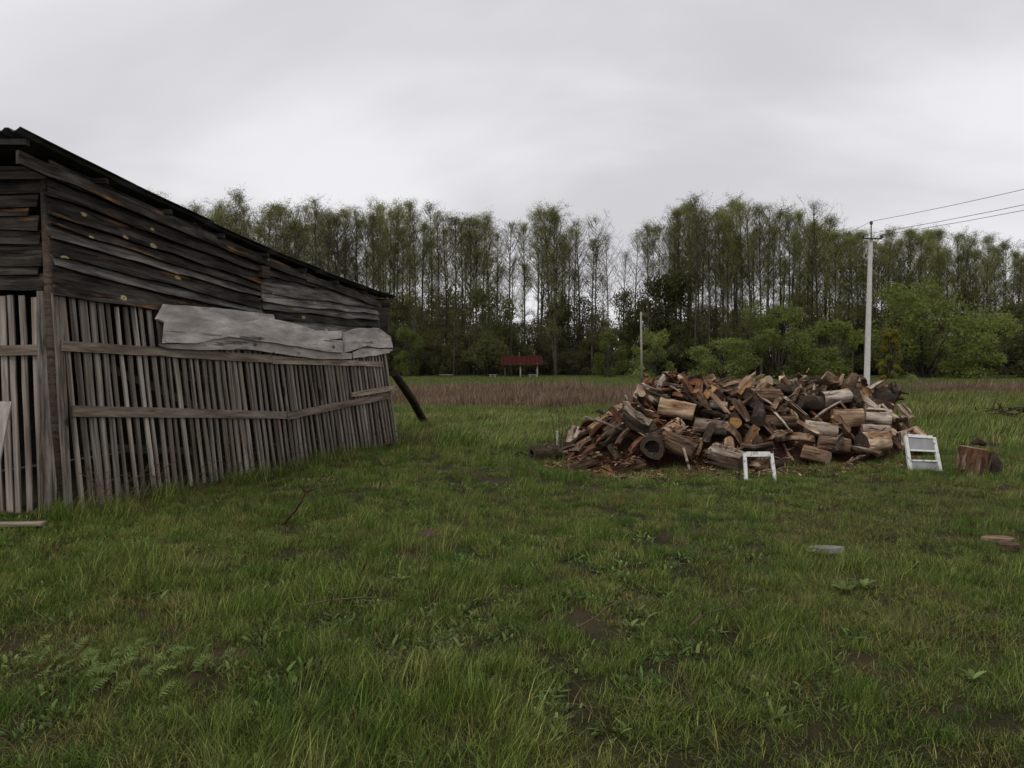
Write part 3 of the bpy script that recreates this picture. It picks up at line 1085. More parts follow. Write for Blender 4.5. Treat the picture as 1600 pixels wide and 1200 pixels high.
# added bark core, darkened as shade between logs, and a litter of chips
st = 4
cv = []; cq = []
ny_, nx_ = len(range(0, HNY, st)), len(range(0, HNX, st))
for j in range(0, HNY, st):
    for i in range(0, HNX, st):
        cv.append((gx[i], gy[j], CORE[j, i] - (.12 if CORE[j, i] < .01 else .0) + .03 * mnoise.noise((gx[i] * 6, gy[j] * 6, 0))))
for j in range(ny_ - 1):
    for i in range(nx_ - 1):
        cq.append((j * nx_ + i, j * nx_ + i + 1, (j + 1) * nx_ + i + 1, (j + 1) * nx_ + i))
o = mesh_obj('gap_shade_core', np_mesh('gap_shade_core', np.array(cv), np.array(cq), M_gapshade))
tag(o, 'added bark core under the firewood, darkened as gap shade', 'bark', kind='stuff')
mbs = {k: MB() for k in ('red', 'tan', 'dark')}
for it in range(2600):
    if it < 1200:
        x = rf.uniform(.6, 3.2); y = np.interp(x, [0.6, 1.2, 1.85, 3.5], [13.0, 12.1, 11.7, 12.3]) + abs(rf.gauss(0, .5)) - .15
    else:
        x = rf.uniform(.8, 7.4); y = np.interp(x, [0.6, 1.2, 1.85, 3.5, 5.1, 6.6, 7.4], [13.0, 12.1, 11.7, 12.25, 12.6, 13.1, 14.1]) + (rf.gauss(.05, .25) if it < 2000 else rf.uniform(0, 2.4))
    j, i = hidx(x, y)
    z = max(H[j, i], gz(x, y)) + .012
    if it % 2 and z > .7:
        continue
    L, w = rf.uniform(.05, .2), rf.uniform(.01, .035)
    M4 = pose(x, y, z, rf.uniform(0, 6.28), rf.gauss(0, .35), rf.uniform(-.6, .6))
    mb = mbs[rf.choice(('red', 'red', 'dark', 'tan') if x < 3 else ('tan', 'dark', 'red', 'dark'))]
    b = mb.add([M4 @ Vector(q) for q in ((-L / 2, -w / 2, 0), (L / 2, -w * .2, 0), (L / 2, w * .4, .004), (-L / 2, w / 2, 0), (-L * .3, 0, w * .5), (L * .3, 0, w * .4))])
    for q in ((0, 1, 5, 4), (1, 2, 5), (2, 3, 4, 5), (3, 0, 4), (0, 3, 2, 1)):
        mb.face([b + k for k in q])
for k, (m_, lb) in {'red': (M_red, 'reddish wood splinters strewn over the heap foot'), 'tan': (M_tan, 'pale wood chips strewn over the heap foot'), 'dark': (M_brown, 'dark bark flakes strewn over the heap')}.items():
    tag(mbs[k].obj('wood_chips', m_), lb, 'wood chips', kind='stuff')

# ------------------------------------------------------------------ window sashes, chopping stump
def bar(mbx, p, q, w, t, nrm):
    M4 = frame(p, q - p, nrm); L = (q - p).length
    b = mbx.add([M4 @ Vector(v) for v in ((0, -w / 2, -t), (L, -w / 2, -t), (L, w / 2, -t), (0, w / 2, -t), (0, -w / 2, 0), (L, -w / 2, 0), (L, w / 2, 0), (0, w / 2, 0))])
    for q_ in ((0, 3, 2, 1), (4, 5, 6, 7), (0, 1, 5, 4), (1, 2, 6, 5), (2, 3, 7, 6), (3, 0, 4, 7)):
        mbx.face([b + i for i in q_])


def sash(tl, tr, br, bl, bars, panes, label, w=.05):
    root = empty('window_sash', (bl + br) / 2)
    tag(root, label, 'window')
    off = Matrix.Translation(-(bl + br) / 2)
    nrm = (tr - tl).cross(tl - bl).normalized()
    if nrm.y > 0:
        nrm = -nrm
    for nm, p, q, ww in (('stile', bl, tl, w), ('stile', br, tr, w), ('top_rail', tl, tr, w), ('bottom_rail', bl, br, w)):
        if nm != 'stile':
            d = (q - p).normalized() * w * .52
            p, q = p + d, q - d
        m = MB(); bar(m, p, q, ww, .045, nrm)
        m.obj(nm, M_paint, root, off)
    for f in bars:
        m = MB(); d = (br - bl).normalized() * w * .52
        bar(m, tl.lerp(bl, f) + d, tr.lerp(br, f) - d, .026, .035, nrm)
        m.obj('glazing_bar', M_paint, root, off)
    for f0, f1 in panes:
        m = MB()
        q = [tl.lerp(bl, f0) - nrm * .02, tr.lerp(br, f0) - nrm * .02, tr.lerp(br, f1) - nrm * .02, tl.lerp(bl, f1) - nrm * .02]
        b = m.add(q + [v - nrm * .004 for v in q])
        for qq in ((0, 1, 2, 3), (7, 6, 5, 4), (0, 4, 5, 1), (1, 5, 6, 2), (2, 6, 7, 3), (3, 7, 4, 0)):
            m.face([b + i for i in qq])
        m.obj('pane', M_glass, root, off)
    return root


bl, br = ground_at(1424, 738), ground_at(1471, 738)
Yb = bl.y
sash(at_depth(1416, 680, Yb + .22), at_depth(1460, 683, Yb + .22), Vector((br.x, Yb, 0)), Vector((bl.x, Yb, 0)), [.40, .68], [(.03, .39), (.69, .97)],
     'white painted window sash with two dusty panes leaning by the heap end')
bl, br = ground_at(1167, 752), ground_at(1206, 750)
Yb = bl.y
sash(at_depth(1164, 708, Yb + .12), at_depth(1206, 708, Yb + .12), Vector((br.x + .02, Yb, -.06)), Vector((bl.x, Yb, -.06)), [.08], [],
     'small white empty window frame standing in grass before the heap', .045)

p_ = ground_at(1531, 747)
me, ends = round_log_mesh('stump', .46, .205, M_brown, 77, n=20)
o = mesh_obj('chopping_stump', me, None, mat4=pose(p_.x, p_.y + .2, gz(p_.x, p_.y) + .19, .3, R(84), .4))
me.materials[0] = bark_mat('stump_bark', (0.022, 0.010, 0.006), (0.20, 0.105, 0.058), (0.50, 0.45, 0.38))
tag(o, 'short brown stump with peeling bark standing right of the window sash', 'stump')
for e_ in ends:
    e_.obj('cut_end', M_end, o)
for k in range(9):
    a = k * .698 + random.uniform(-.2, .2); w_ = random.uniform(.05, .11); x0_, x1_ = random.uniform(-.22, -.1), random.uniform(.05, .25)
    m2 = MB(); rows_ = []
    for i in range(4):
        x_ = x0_ + (x1_ - x0_) * i / 3
        rows_.append(m2.add([(x_ + random.uniform(-.02, .02), (.212 + dr) * math.cos(a + da * w_ * random.uniform(.8, 1.3) / .235 / 2), (.212 + dr) * math.sin(a + da * w_ / .235 / 2)) for da, dr in ((-1, .0), (0, .012 + .01 * i), (1, .004))]))
    for a_, b_ in zip(rows_, rows_[1:]):
        for c_ in (0, 1):
            m2.face((a_ + c_, a_ + c_ + 1, b_ + c_ + 1, b_ + c_))
    m2.obj('bark_strip', (M_bark, M_brown, M_grey, M_brown)[k % 4], o)
mb = MB(); mb.tube([(-.09, 0, 0), (0, .01, .03), (.1, 0, .0)], [.03, .055, .035], 8, wob=.5)
o = mb.obj('charred_knot', M_bark, None, Matrix.Translation((p_.x + .10, p_.y + .22, gz(p_.x, p_.y) + .475)))
tag(o, 'small black charred knot of wood resting on the stump', 'wood')
mb = MB(); mb.tube([(0, 0, -.02), (.05, 0, .16), (.02, 0, .34)], [.13, .11, .05], 8, wob=.5, seed=9)
o = mb.obj('bark_slab', M_bark, None, Matrix.Translation((p_.x + .33, p_.y + .3, gz(p_.x, p_.y))))
tag(o, 'black slab of bark leaning on the far side of the stump', 'bark')
# low timber behind the heap's right end, and flat scraps in the grass
p_ = ground_at(1405, 660); q_ = ground_at(1505, 657)
stick([p_ + Vector((0, 0, .07)), (p_ + q_) / 2 + Vector((0, 0, .09)), q_ + Vector((0, 0, .06))], [.10, .09, .08], 'long dark timber lying in tall grass behind the heap', M_bark, 'timber')
for (px, py, L, w, rz, m_, lb) in ((1290, 862, .34, .07, .05, M_stone, 'pale flat scrap of board lying in the mown grass'), (1560, 842, .32, .10, -.1, M_brown, 'dark rotten board half sunk in bare soil'),
                                   (1575, 853, .22, .1, .4, M_soil, 'clod of brown earth beside the rotten board')):
    p_ = ground_at(px, py)
    mb = MB()
    n = 6
    t_ = mb.add([(L / 2 * math.cos(6.283 * k / n) * (1 + .2 * mnoise.noise((k, px, 0))), w * math.sin(6.283 * k / n), .035) for k in range(n)])
    u_ = mb.add([(L / 2 * 1.06 * math.cos(6.283 * k / n), w * 1.1 * math.sin(6.283 * k / n), -.03) for k in range(n)])
    mb.face([t_ + k for k in range(n)])
    for k in range(n):
        mb.face((u_ + k, u_ + (k + 1) % n, t_ + (k + 1) % n, t_ + k))
    tag(mb.obj('board_scrap' if m_ is not M_soil else 'earth_clod', m_, None, Matrix.Translation((p_.x, p_.y, gz(p_.x, p_.y) + .015)) @ Matrix.Rotation(rz, 4, 'Z')), lb, 'scrap' if m_ is not M_soil else 'soil')
p_ = ground_at(668, 843)
mb = MB()
n = 12
rings = [mb.add([(r_ * math.cos(6.283 * k / n) * (1 + .15 * mnoise.noise((k * .9, r_ * 9, 2))), r_ * math.sin(6.283 * k / n), z_ + .02 * mnoise.noise((k, r_ * 20, 5))) for k in range(n)]) for r_, z_ in ((.15, -.04), (.10, .025), (.05, .05))]
for a, b in zip(rings, rings[1:]):
    for k in range(n):
        mb.face((a + k, a + (k + 1) % n, b + (k + 1) % n, b + k), 0, True)
mb.face([rings[-1] + k for k in range(n)])
tag(mb.obj('molehill', M_soil, None, Matrix.Translation((p_.x, p_.y, gz(p_.x, p_.y) + .03))), 'small brown molehill in the open grass', 'molehill')

# ------------------------------------------------------------------ power line
PD = 42.0
pb_, pt_ = at_depth(1354.5, 600, PD), at_depth(1361, 373, PD)
pb_.z = 0
pole = empty('power_pole', pb_)
tag(pole, 'tall tapered concrete power pole rising behind the heap', 'pole')
mb = MB()
dv = pt_ - pb_
rows = []
for f, hw in ((-.02, .135), (.5, .112), (1.0, .088)):
    c = dv * f
    rows.append(mb.add([c + Vector(v) for v in ((-hw, -hw * .8, 0), (hw * .7, -hw * .95, 0), (hw, hw, 0), (-hw, hw, 0))]))
for a, b in zip(rows, rows[1:]):
    for k in range(4):
        mb.face((a + k, a + (k + 1) % 4, b + (k + 1) % 4, b + k))
mb.face([rows[-1] + k for k in range(4)])
mb.obj('shaft', M_conc, pole)
WDIR = Vector((-.102, 1, 0)).normalized()
ARM = Vector((1, .102, 0)).normalized()
c = dv + Vector((0, -.14, -.02))
mb = MB(); mb.tube([c - ARM * .52, c + ARM * .52], [.04, .04], 6)
mb.obj('crossarm', M_steel, pole)
mb = MB(); mb.tube([dv + Vector((0, 0, -.3)), dv + Vector((0, 0, .75))], [.035, .03], 6)
mb.obj('top_pin', M_steel, pole)
tops = []
for c in (dv + Vector((0, 0, .75)), dv - ARM * .52 + Vector((0, -.14, .02)), dv + ARM * .52 + Vector((0, -.14, .02))):
    mb = MB(); mb.tube([c, c + Vector((0, 0, .04)), c + Vector((0, 0, .07)), c + Vector((0, 0, .12)), c + Vector((0, 0, .18))], [.05, .10, .065, .10, .04], 10)
    mb.obj('insulator', M_porc, pole); tops.append(pb_ + c + Vector((0, 0, .17)))
for k, (c, lb) in enumerate(zip(tops, ('uppermost thin power wire strung over the pole top', 'thin power wire on the left end of the pole crossarm', 'thin power wire on the right end of the pole crossarm'))):
    mb = MB(); pts = []
    for i in range(33):
        s_ = -52 + 104 * i / 32
        a = abs(s_) / 52
        sag = -4 * 1.05 * a * (1 - a) - (1.9 * a if s_ > 0 else 0)
        pts.append(WDIR * s_ + Vector((0, 0, sag)))
    mb.tube(pts, [.011] * 33, 4)
    tag(mb.obj('power_wire', M_wire, None, Matrix.Translation(c)), lb, 'wire', 'wires of the power line')
PD2 = 72.0
b_, t_ = at_depth(1003, 600, PD2), at_depth(1001.5, 488, PD2); b_.z = 0
mb = MB(); mb.tube([(0, 0, -.2), (t_ - b_) * .5, t_ - b_], [.11, .095, .08], 8)
tag(mb.obj('wooden_pole', simple('old_pole', (.24, .22, .19), (.36, .34, .30), 5), None, Matrix.Translation(b_)), 'slim bare grey pole without wires before the forest', 'pole')

# ------------------------------------------------------------------ picnic shelter
SDp = 95.0
k_ = SDp / FPX
pc = at_depth(815, 592, SDp)
shel = empty('picnic_shelter', (pc.x, SDp, 0))
tag(shel, 'open picnic shelter with red roof on slim posts before the forest', 'shelter')
ez, tz = CAMH + (569 - 571) * k_, CAMH + (569 - 557) * k_
hw = 32 * k_
for sgn in (-1, 1):
    mb = MB()
    b = mb.add([(-hw, sgn * 1.5, ez), (hw, sgn * 1.5, ez), (hw, 0, tz), (-hw, 0, tz), (-hw, sgn * 1.5, ez + .06), (hw, sgn * 1.5, ez + .06), (hw, 0, tz + .06), (-hw, 0, tz + .06)])
    for q in ((0, 1, 2, 3), (7, 6, 5, 4), (0, 4, 5, 1), (1, 5, 6, 2), (2, 6, 7, 3), (3, 7, 4, 0)):
        mb.face([b + i for i in q])
    ro = mb.obj('roof_slope', M_redroof, shel)
    for i in range(9):
        x = -hw + (i + .5) * hw / 4.5
        m2 = MB(); m2.tube([(x, sgn * 1.5, ez + .07), (x, 0.0, tz + .07)], [.03, .03], 4); m2.obj('roof_rib', M_redroof, ro)
for x in (-26 * k_, -2 * k_, 24 * k_):
    for yy in (-1.2, 1.2):
        mb = MB(); mb.box((-.08, -.08, 0), (.08, .08, ez + .25)); mb.obj('post', M_pale if yy < 0 and x > -1 else M_beam, shel, loc=(x, yy, 0))
mb = MB(); mb.box((-26 * k_, -.04, .55), (26 * k_, .04, .67)); mb.obj('railing', M_beam, shel, loc=(0, 1.2, 0))


def bench(px, w, label, grp=None, mat=None):
    p = at_depth(px, 590, SDp - 3.0)
    t = empty('picnic_bench', (p.x, SDp - 3.0, 0))
    tag(t, label, 'bench', grp)
    mb = MB(); mb.box((-w / 2, -.2, .42), (w / 2, .2, .49)); mb.obj('seat', mat or M_pale, t)
    for sg in (-1, 1):
        mb = MB(); mb.box((-.08, -.16, 0), (.08, .16, .42)); mb.obj('leg', M_beam if mat is None else mat, t, loc=(sg * (w / 2 - .2), 0, 0))


bench(697, 1.6, 'narrow plank bench standing alone left of the red shelter', None)
bench(770, .9, 'short white block seat just left of the red shelter', None, M_pale)
bench(833, 1.1, 'short white block seat before the right posts of the red shelter', None, M_pale)

# ------------------------------------------------------------------ forest
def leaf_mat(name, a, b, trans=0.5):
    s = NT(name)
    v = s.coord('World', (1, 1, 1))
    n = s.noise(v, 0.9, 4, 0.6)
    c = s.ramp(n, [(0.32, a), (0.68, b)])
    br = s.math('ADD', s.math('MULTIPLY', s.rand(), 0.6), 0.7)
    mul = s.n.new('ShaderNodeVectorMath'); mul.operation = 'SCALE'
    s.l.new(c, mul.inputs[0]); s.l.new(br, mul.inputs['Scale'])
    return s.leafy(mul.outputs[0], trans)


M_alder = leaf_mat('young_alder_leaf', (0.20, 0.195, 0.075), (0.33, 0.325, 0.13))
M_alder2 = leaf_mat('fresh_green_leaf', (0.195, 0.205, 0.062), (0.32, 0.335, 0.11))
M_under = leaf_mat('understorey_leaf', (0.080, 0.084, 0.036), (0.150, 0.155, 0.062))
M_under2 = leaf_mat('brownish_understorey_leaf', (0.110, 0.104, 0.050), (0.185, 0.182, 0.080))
M_willow = leaf_mat('willow_leaf', (0.125, 0.155, 0.042), (0.24, 0.275, 0.078))
M_yellow = leaf_mat('yellow_green_leaf', (0.22, 0.205, 0.035), (0.34, 0.31, 0.07))
M_sapl = leaf_mat('pale_sapling_leaf', (0.15, 0.18, 0.07), (0.27, 0.30, 0.12))


def leaf_quads(centres, size, rg):
    n = len(centres)
    a = rg.normal(size=(n, 3)); a /= np.linalg.norm(a, axis=1)[:, None]
    b = rg.normal(size=(n, 3)); b -= (a * b).sum(1)[:, None] * a; b /= np.linalg.norm(b, axis=1)[:, None]
    s_ = (size * rg.uniform(.6, 1.35, n))[:, None]
    a = a * s_ * .5; b = b * s_ * .36
    v = np.stack([centres - a, centres + b, centres + a, centres - b], 1).reshape(-1, 3)
    q = np.arange(4 * n).reshape(-1, 4)
    return v, q


def make_tree(seed, H=20.0, base=.42, spread=2.4, nbr=46, leaves=5200, lsize=.20, mat=None, lean=.3, fork=False):
    nbr = int(nbr * 1.25); spread *= 1.45
    q = random.Random(seed); rg = np.random.default_rng(seed)
    mb = MB()
    ph = q.uniform(0, 6)
    def axis(f):
        return Vector((lean * math.sin(f * 2.4 + ph) * f, lean * math.cos(f * 2.0 + ph * 1.7) * f, H * f))
    pts = [axis(i / 11) for i in range(12)]
    r0_ = H * .0078
    mb.tube(pts, [r0_ * (1 - .93 * (i / 11)) + .012 for i in range(12)], 6, cap=False)
    if fork:
        pts2 = [axis(.02 + .9 * i / 8) + Vector((1.1 * (i / 8) ** .7, .4 * i / 8, 0)) for i in range(9)]
        mb.tube(pts2, [r0_ * .8 * (1 - .93 * (i / 8)) + .012 for i in range(9)], 6, cap=False)
    cent = []
    for k in range(nbr):
        f = base + (1 - base) * ((k + q.random()) / nbr) ** .9
        f = min(f, .985)
        if k % 7 == 0:
            f = q.uniform(.22, base)
        st = axis(f)
        if fork and k % 2:
            st = st + Vector((1.1 * f ** .7, .4 * f, 0))
        rel = (f - base) / (1 - base)
        L = spread * (max(.12, math.sin(math.pi * min(1, max(0.06, .16 + rel * .84))) ** .7)) * q.uniform(.6, 1.15)
        if f < base:
            L = q.uniform(.5, 1.3)
        az = q.uniform(0, 6.283); el = q.uniform(.45, 1.0) + .2 * rel
        d = Vector((math.cos(az) * math.cos(el), math.sin(az) * math.cos(el), math.sin(el)))
        p1 = st + d * L * .5 + Vector((0, 0, -.05)); p2 = st + d * L + Vector((0, 0, .22 * L))
        mb.tube([st, p1, p2], [.045 * (1.15 - rel * .7), .028, .010], 3, cap=False)
        for t in range(6):
            g = q.uniform(.25, 1.0)
            s0 = st.lerp(p1, g * 2) if g < .5 else p1.lerp(p2, g * 2 - 1)
            e_ = s0 + Vector((q.gauss(0, .5), q.gauss(0, .5), q.uniform(.0, .85))) * (L / spread + .35) * 1.15
            mb.tube([s0, e_], [.011, .004], 3, cap=False)
            cent.append((s0, e_))
            for u in range(3):
                s1 = s0.lerp(e_, q.uniform(.3, .9)); e1 = s1 + Vector((q.gauss(0, .34), q.gauss(0, .34), q.uniform(-.05, .5)))
                mb.tube([s1, e1], [.005, .003], 3, cap=False)
                cent.append((s1, e1))
    me_t = mb.mesh('trunk', M_trunk)
    S = np.array([c[0] for c in cent]); E = np.array([c[1] for c in cent])
    wgt = rg.uniform(.1, 1, len(cent)) ** 1.5
    idx = rg.choice(len(cent), leaves, p=wgt / wgt.sum())
    C = S[idx] + (E - S)[idx] * rg.uniform(.1, 1.1, leaves)[:, None] + rg.normal(0, .17, (leaves, 3))
    v, f_ = leaf_quads(C, lsize, rg)
    return me_t, np_mesh('crown', v, f_, mat or M_alder)


def make_bush(seed, H=4.0, W=2.2, leaves=7000, lsize=.17, mat=None, nst=1.0, lobes=16, low=.12):
    q = random.Random(seed); rg = np.random.default_rng(seed)
    mb = MB(); lob = []
    for k in range(lobes):
        a = q.uniform(0, 6.283); hf = q.uniform(low, .93)
        rr = W * math.sqrt(q.random()) * (1 - .55 * max(0, hf - .35))
        lob.append((Vector((math.cos(a) * rr, math.sin(a) * rr, hf * H)), q.uniform(.3, .62) * W * .62))
    lob.append((Vector((0, 0, H * .9)), W * .3))
    for k, (c, r_) in enumerate(lob):
        s0 = Vector((q.gauss(0, .15), q.gauss(0, .15), 0))
        m = s0.lerp(c, .5) + Vector((0, 0, .12 * H))
        mb.tube([s0, m, c], [.05 * nst, .035 * nst, .012 * nst], 4, cap=False)
        for t in range(5):
            e_ = c + Vector((q.gauss(0, 1), q.gauss(0, 1), abs(q.gauss(.4, .8)))).normalized() * r_ * q.uniform(.9, 1.35)
            mb.tube([c, e_], [.015 * nst, .005 * nst], 3, cap=False)
    me_t = mb.mesh('trunk', M_trunk)
    per = leaves // len(lob); Cs = []
    for c, r_ in lob:
        d = rg.normal(size=(per, 3)); d /= np.linalg.norm(d, axis=1)[:, None]
        rad = r_ * rg.uniform(.25, 1, per) ** .45
        rad *= 1 + .35 * np.sin(d[:, 0] * 5 + c.x * 3) * np.sin(d[:, 2] * 6 + c.y)
        Cs.append(np.array(c) + d * rad[:, None] * np.array([1, 1, .85]))
    C = np.concatenate(Cs); C[:, 2] = np.clip(C[:, 2], .05, None)
    v, f_ = leaf_quads(C, lsize, rg)
    return me_t, np_mesh('crown', v, f_, mat or M_under)


def plant(name, proto, loc, s, rz, label, cat, grp=None):
    t = empty(name, loc, rz)
    t.scale = s
    tag(t, label, cat, grp)
    mesh_obj('trunk', proto[0], t)
    mesh_obj('crown', proto[1], t)
    return t


TREES = []
for k in range(9):
    TREES.append(make_tree(40 + k, 20, (.50, .46, .54, .46, .45, .54, .44, .50, .50)[k], (2.1, 2.5, 1.9, 2.8, 2.4, 2.0, 2.9, 2.6, 2.6)[k],
                           (46, 50, 40, 54, 50, 44, 54, 38, 46)[k], (8500, 12500, 3600, 14500, 11500, 7500, 12000, 1600, 9500)[k], .095,
                           (M_alder, M_alder2, M_alder, M_alder2, M_alder, M_alder, M_alder2, M_alder, M_alder)[k], .35, k in (3, 6)))
BARE = (2, 7)
SIL_X = [150, 265, 300, 365, 400, 440, 530, 560, 600, 650, 715, 770, 790, 815, 835, 880, 905, 925, 955, 980, 1010, 1035, 1060, 1085, 1110, 1150, 1200, 1240, 1275, 1320, 1400, 1450, 1500, 1600, 1750]
SIL_Y = [310, 305, 325, 303, 328, 314, 312, 326, 312, 312, 316, 330, 345, 340, 334, 330, 340, 346, 370, 370, 352, 342, 330, 310, 325, 320, 324, 336, 324, 352, 357, 357, 370, 370, 375]
rt = random.Random(3)
n_tree = 0
TL = {0: 'slender alder with thin olive spring leaves', 1: 'tall alder with fresh green crown', 2: 'half-bare slim alder with a twiggy top', 3: 'double-stemmed green alder',
      4: 'tall olive-leaved alder with a long crown', 5: 'straight narrow alder with high crown', 6: 'double-stemmed alder with a wide green crown', 7: 'almost leafless tree with fine bare twigs', 8: 'medium alder with patchy olive crown'}


def zone(px):
    for lim, ph in ((430, 'over the barn roof'), (590, 'above the barn eave'), (720, 'right of the barn'), (790, 'left of the shelter'), (900, 'behind the red shelter'), (1040, 'around the slim pole'), (1180, 'left of the willows'), (1340, 'behind the willow bushes'), (1480, 'behind the power pole'), (9999, 'beyond the huge willow')):
        if px < lim:
            return ph


def tree_at(px, D, ytop, k, label=None):
    p = at_depth(px, 569, D)
    Ht = (569 - ytop) / FPX * D + CAMH
    s_ = Ht / 20.3
    w_ = s_ * rt.uniform(.85, 1.15)
    lb = label or TL[k] + (' in the forest edge ' if D < 125 else ' deep in the forest ') + zone(px)
    return plant('alder_tree', TREES[k], (p.x, D, 0), (w_, w_, s_), rt.uniform(0, 6.28), lb, 'tree', None if label else lb)


px = 205.0
while px < 1715:
    thin = 775 < px < 822 or 905 < px < 1015
    yt = float(np.interp(px, SIL_X, SIL_Y))
    D = rt.uniform(101, 124)
    k = rt.choice([2, 7, 5, 7]) if thin else (rt.choice([0, 1, 2, 4, 5, 8, 3, 7]) if px < 1300 else rt.choice([1, 3, 4, 6, 8, 1]))
    tree_at(px, D, yt + abs(rt.gauss(0, 15)) + (0 if rt.random() < .6 else 22), k)
    n_tree += 1
    px += rt.uniform(6, 13) * (2.1 if thin else 1)
px = 210.0
while px < 1700:
    thin = 770 < px < 825 or 900 < px < 1000
    yt = float(np.interp(px, SIL_X, SIL_Y))
    tree_at(px, rt.uniform(128, 160), yt + rt.uniform(35, 95), rt.choice([0, 1, 4, 5, 8, 2]))
    n_tree += 1
    px += rt.uniform(12, 24) * (2.5 if thin else 1)
for px, yt, D, k, lb in ((1085, 308, 103, 2, 'tallest pointed half-bare tree rising above the forest right of the shelter'), (1275, 320, 108, 7, 'bare pale-twigged treetop standing above its green neighbours near the power pole'),
                         (365, 301, 106, 0, 'tall pointed alder top seen over the middle of the barn roof'), (868, 330, 102, 3, 'dense crowned alder alone between two gaps in the forest'),
                         (930, 344, 110, 7, 'thin leafless tree standing in the widest gap of the forest'), (800, 405, 104, 7, 'leaning thin bare tree in the gap behind the red shelter')):
    tree_at(px, D, yt, k, lb)

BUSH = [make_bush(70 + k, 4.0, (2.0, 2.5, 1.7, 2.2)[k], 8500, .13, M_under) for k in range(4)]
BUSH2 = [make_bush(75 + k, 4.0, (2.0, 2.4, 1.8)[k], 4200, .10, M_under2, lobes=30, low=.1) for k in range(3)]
WIL = [make_bush(80 + k, 4.0, (2.2, 1.8, 2.4)[k], 9500, .125, M_willow, lobes=20, low=.05) for k in range(3)]
YEL = make_bush(91, 4.0, .85, 6500, .12, M_yellow, lobes=26, low=.05)
rb_ = random.Random(9)


def bush_at(px, D, ytop, proto, wpx, label, grp=None, name='bush', ybase=None, w0=2.2):
    p = at_depth(px, 569, D)
    h = ((569 - ytop) / FPX * D + CAMH) / 4.1
    w = wpx / 2 / FPX * D / w0
    return plant(name, proto, (p.x, D, 0), (w, w, h), rb_.uniform(0, 6.28), label, 'bush', grp)


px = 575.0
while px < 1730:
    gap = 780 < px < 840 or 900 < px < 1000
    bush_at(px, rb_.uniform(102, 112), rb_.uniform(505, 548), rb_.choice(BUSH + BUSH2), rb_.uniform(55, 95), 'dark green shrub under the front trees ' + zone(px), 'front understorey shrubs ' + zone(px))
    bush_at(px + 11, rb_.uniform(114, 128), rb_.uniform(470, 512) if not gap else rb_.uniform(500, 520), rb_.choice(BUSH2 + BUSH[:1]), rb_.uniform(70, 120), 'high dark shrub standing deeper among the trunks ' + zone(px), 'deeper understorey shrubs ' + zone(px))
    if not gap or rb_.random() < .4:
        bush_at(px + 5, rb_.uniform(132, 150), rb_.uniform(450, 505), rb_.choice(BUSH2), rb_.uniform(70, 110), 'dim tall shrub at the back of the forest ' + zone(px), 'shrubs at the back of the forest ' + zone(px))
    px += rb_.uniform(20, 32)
for px, D, yt, pr, w, lb in ((640, 97, 512, WIL[1], 60, 'light green bush behind the low end of the barn'), (690, 98, 512, BUSH[2], 40, 'pale slim bush right of the barn end'),
                             (765, 99, 452, BUSH[1], 80, 'dense round dark tree-like bush behind the left side of the shelter'),
                             (950, 92, 515, WIL[1], 60, 'mid green round bush between the shelter and the slim pole'), (1020, 90, 520, WIL[0], 62, 'grey green bush beside the slim bare pole'),
                             (1020, 112, 430, BUSH[0], 110, 'big dark dense crown beneath the tallest pointed tree'), (1060, 108, 425, BUSH[1], 110, 'broad dark crown right of the slim pole'),
                             (1125, 82, 530, WIL[2], 110, 'low willow bush over the left crest of the heap'), (1215, 80, 478, WIL[0], 125, 'large bright willow bush behind the middle of the heap'),
                             (1310, 82, 498, WIL[1], 100, 'rounded willow bush just left of the power pole'), (1392, 80, 508, YEL, 40, 'yellow-green upright bush just right of the power pole'),
                             (1445, 88, 440, WIL[2], 150, 'huge rounded willow right of the power pole'), (1530, 86, 492, WIL[0], 110, 'willow bush on the right flank of the huge rounded willow'),
                             (1610, 90, 470, BUSH[1], 130, 'dark bush right of the willows'), (1690, 88, 480, WIL[2], 120, 'willow bush beyond the dark bush')):
    bush_at(px, D, yt, pr, w, lb, w0=1.0 if pr is YEL else 2.2)
SAP = make_bush(95, 1.0, .5, 620, .05, M_sapl, nst=.12, lobes=12, low=.25)
for px, py, wd, hh, lb in ((1425, 640, 1.1, 1.35, 'leafy pale sapling growing behind the right end of the heap'), (1003, 603, 1.7, 1.6, 'small pale sapling at the foot of the slim pole')):
    p_ = ground_at(px, py)
    plant('sapling', SAP, (p_.x, p_.y, 0), (wd, wd, hh), .4, lb, 'sapling')

# ------------------------------------------------------------------ grass
def grass_mat(name, a, b, dry, dry_amt, trans=0.3, rough=.42):
    s = NT(name)
    v = s.coord('World', (1, 1, 1))
    n1 = s.noise(v, 0.45, 4, 0.6); n2 = s.noise(v, 2.6, 4, 0.6)
    c = s.mix(s.ramp(s.math('ADD', s.math('MULTIPLY', n1, .7), s.math('MULTIPLY', s.rand(), .3)), [(0.34, 0.0), (0.66, 1.0)]), a, b)
    c = s.mix(s.ramp(s.math('ADD', s.math('MULTIPLY', n2, .6), s.math('MULTIPLY', s.rand(), .4)), [(0.5, 0.0), (0.68, dry_amt)]), c, dry)
    at = s.n.new('ShaderNodeAttribute'); at.attribute_name = 'tone'
    mul = s.n.new('ShaderNodeVectorMath'); mul.operation = 'SCALE'
    s.l.new(c, mul.inputs[0]); s.l.new(s.math('ADD', s.math('MULTIPLY', s.math('POWER', at.outputs['Fac'], 2.2), 1.75), 0.40), mul.inputs['Scale'])
    s.bsdf.inputs['Roughness'].default_value = rough
    s.bsdf.inputs['Specular IOR Level'].default_value = .16
    return s.leafy(mul.outputs[0], trans)


